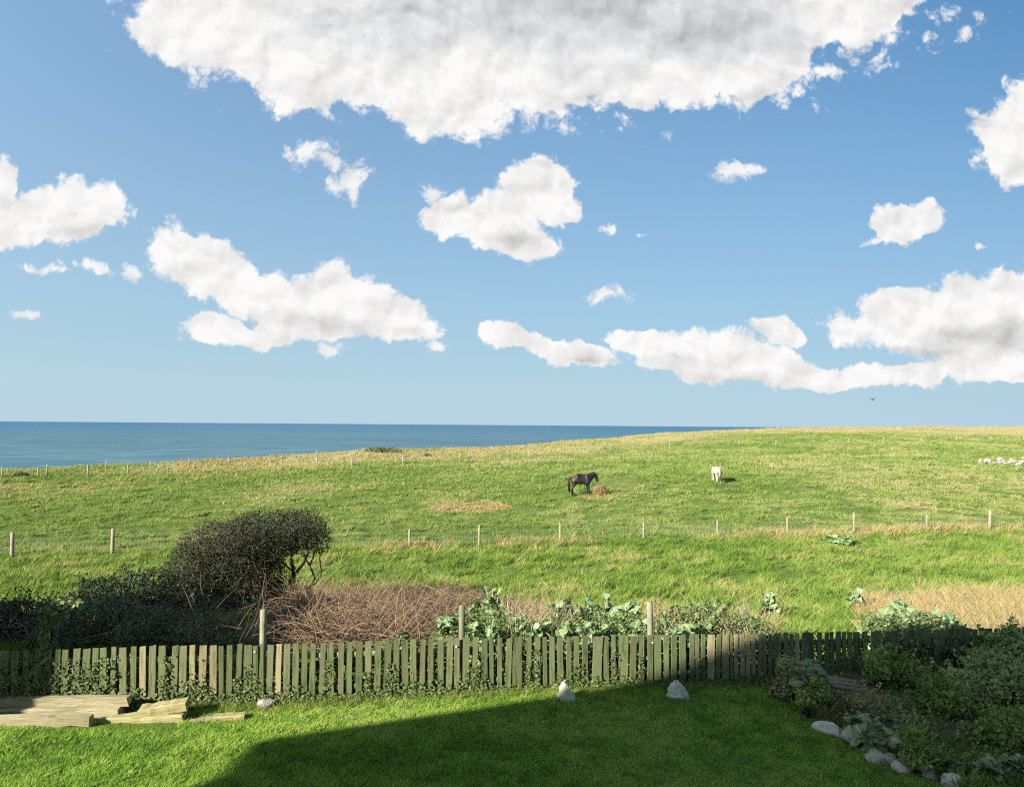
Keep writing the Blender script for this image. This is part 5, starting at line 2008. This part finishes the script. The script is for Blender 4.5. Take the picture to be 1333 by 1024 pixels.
# ranker tussocks, their tone set dark to add tussock shading
n = 2600
Y = 38.0 * (100 / 38.0) ** rng.random(n)
X = rng.uniform(-0.75, 0.75, n) * Y
cl = fbm2(X * 0.35, Y * 0.22, 141, 3)
ok = (Y > 37.5 + 0.186 * X) & (Y < edge_y(X / Y) - 3) & (cl > 0.58 - 0.10 * (X < 0))
X, Y = X[ok], Y[ok]
scatter('tussocks', [tuft('tussock_tuft', 26, 0.26, 0.16, 0.016, M_rough_blade, (0.45, 0.15), 0.7, seed=150 + i) for i in range(4)],
        np.stack([X, Y, field_z(X, Y)], -1), rng.normal(0, 0.8, len(X)), rng.uniform(0.6, 1.5, len(X)), np.clip(rng.normal(0.05, 0.12, len(X)), 0, 1), 'rank tussocks toned dark as shading, dotted over the grazed pasture', 'grass')

# bleached tall grass
def dry_patch(name, X, Y, h, label, width=0.007, nb=16, sd=60, tone=None):
    scatter(name, [tuft(name + '_tuft', nb, h, 0.10, width, M_dry_blade, (0.18, 0.05), 1.1, 3, sd + i) for i in range(4)],
            np.stack([X, Y, ground_arr(X, Y) - 0.01], -1), rng.normal(0, 1.0, len(X)), rng.uniform(0.6, 1.25, len(X)),
            np.clip(rng.normal(0.55, 0.25, len(X)) if tone is None else tone, 0, 1), label, 'dry grass')


def patch_pts(n, lst):
    XS, YS = [], []
    for (px0, px1, y0, y1, w) in lst:
        m_ = int(n * w)
        Y = rng.uniform(y0, y1, m_)
        u = rng.uniform(UX(px0), UX(px1), m_)
        XS.append(u * Y)
        YS.append(Y)
    return np.concatenate(XS), np.concatenate(YS)


X, Y = patch_pts(4600, [(1115, 1360, 15.8, 24.5, 0.8), (1240, 1360, 14.0, 16.5, 0.2)])
ok = fbm2(X * 0.6, Y * 0.6, 101, 3) > 0.36 + 0.10 * sstep(Y, 20, 25)
dry_patch('bleached_grass', X[ok], Y[ok], 0.55, 'broad straw-coloured patch of dead grass at the right', 0.009)
X, Y = patch_pts(1300, [(700, 1000, 14.0, 19.5, 0.8), (850, 960, 13.0, 16.0, 0.2)])
ok = fbm2(X * 0.9, Y * 0.9, 103, 3) > 0.46
dry_patch('seeding_grass', X[ok], Y[ok], 0.55, 'thin pale seeding grass behind the cabbage clumps', 0.007, 12, 70)
uu = rng.uniform(UX(430), UX(1360), 2600)
Y = 36.04 / (1 - 0.186 * uu) + rng.normal(-0.1, 0.6, len(uu))
X = uu * Y
ok = rng.random(len(X)) < 0.7 * sstep(fbm2(X * 0.45, Y * 0.3, 105, 3), 0.35, 0.65) + 0.25 * (X > 13)
dry_patch('fence_line_grass', X[ok], Y[ok], 0.50, 'bleached tall grass standing along the stock fence', 0.014, 12, 80)
uu = rng.uniform(UX(230), UX(1330), 5200)
ye = edge_y(uu)
Y = ye - np.abs(rng.normal(0, 1, len(uu))) * 0.10 * ye - 1
X = uu * Y
ok = fbm2(X * 0.08, Y * 0.05, 107, 3) > 0.40
dry_patch('cliff_grass', X[ok], Y[ok], 0.42, 'rough pale grass along the cliff brink', 0.05, 12, 90)
# darker scrub cushions on the brink
M_scrub = leaf_mat('cliff_scrub', [(0.05, 0.065, 0.025), (0.09, 0.11, 0.045), (0.16, 0.16, 0.075)], 0.1, 0.7, 0.2)
for (px, py, r, lb) in [(27, 620, 9, 'round dark scrub cushion at the far left of the pasture edge'), (556, 594, 5, 'small dark bush on the brink left of the middle'),
                        (488, 588, 18, 'broad grey-green scrub crowning the highest bump of the brink'), (500, 589, 22, 'low scrub spreading to the right of the brink bump')]:
    g = ground_hit(px, py)
    k = g.y / F_PX
    pos, nr_ = ellipsoid_points([(g.x, g.y, g.z + 0.1, r * k, r * k * 0.8, max(0.3, r * k * 0.28))], 1200, 0.7, 0.4)
    rt = empty('scrub_bush', g)
    tag(rt, lb, 'bush')
    leaf_object('foliage', M_scrub, pos, nr_, 0.22, rt, g, aspect=0.5)
    b = MB()
    b.tube([(0, 0, -0.1), (0.03, 0, 0.1), (0.05, 0.02, 0.25)], [0.05, 0.04, 0.02], 5)
    b.build('stem', M_bark, rt)
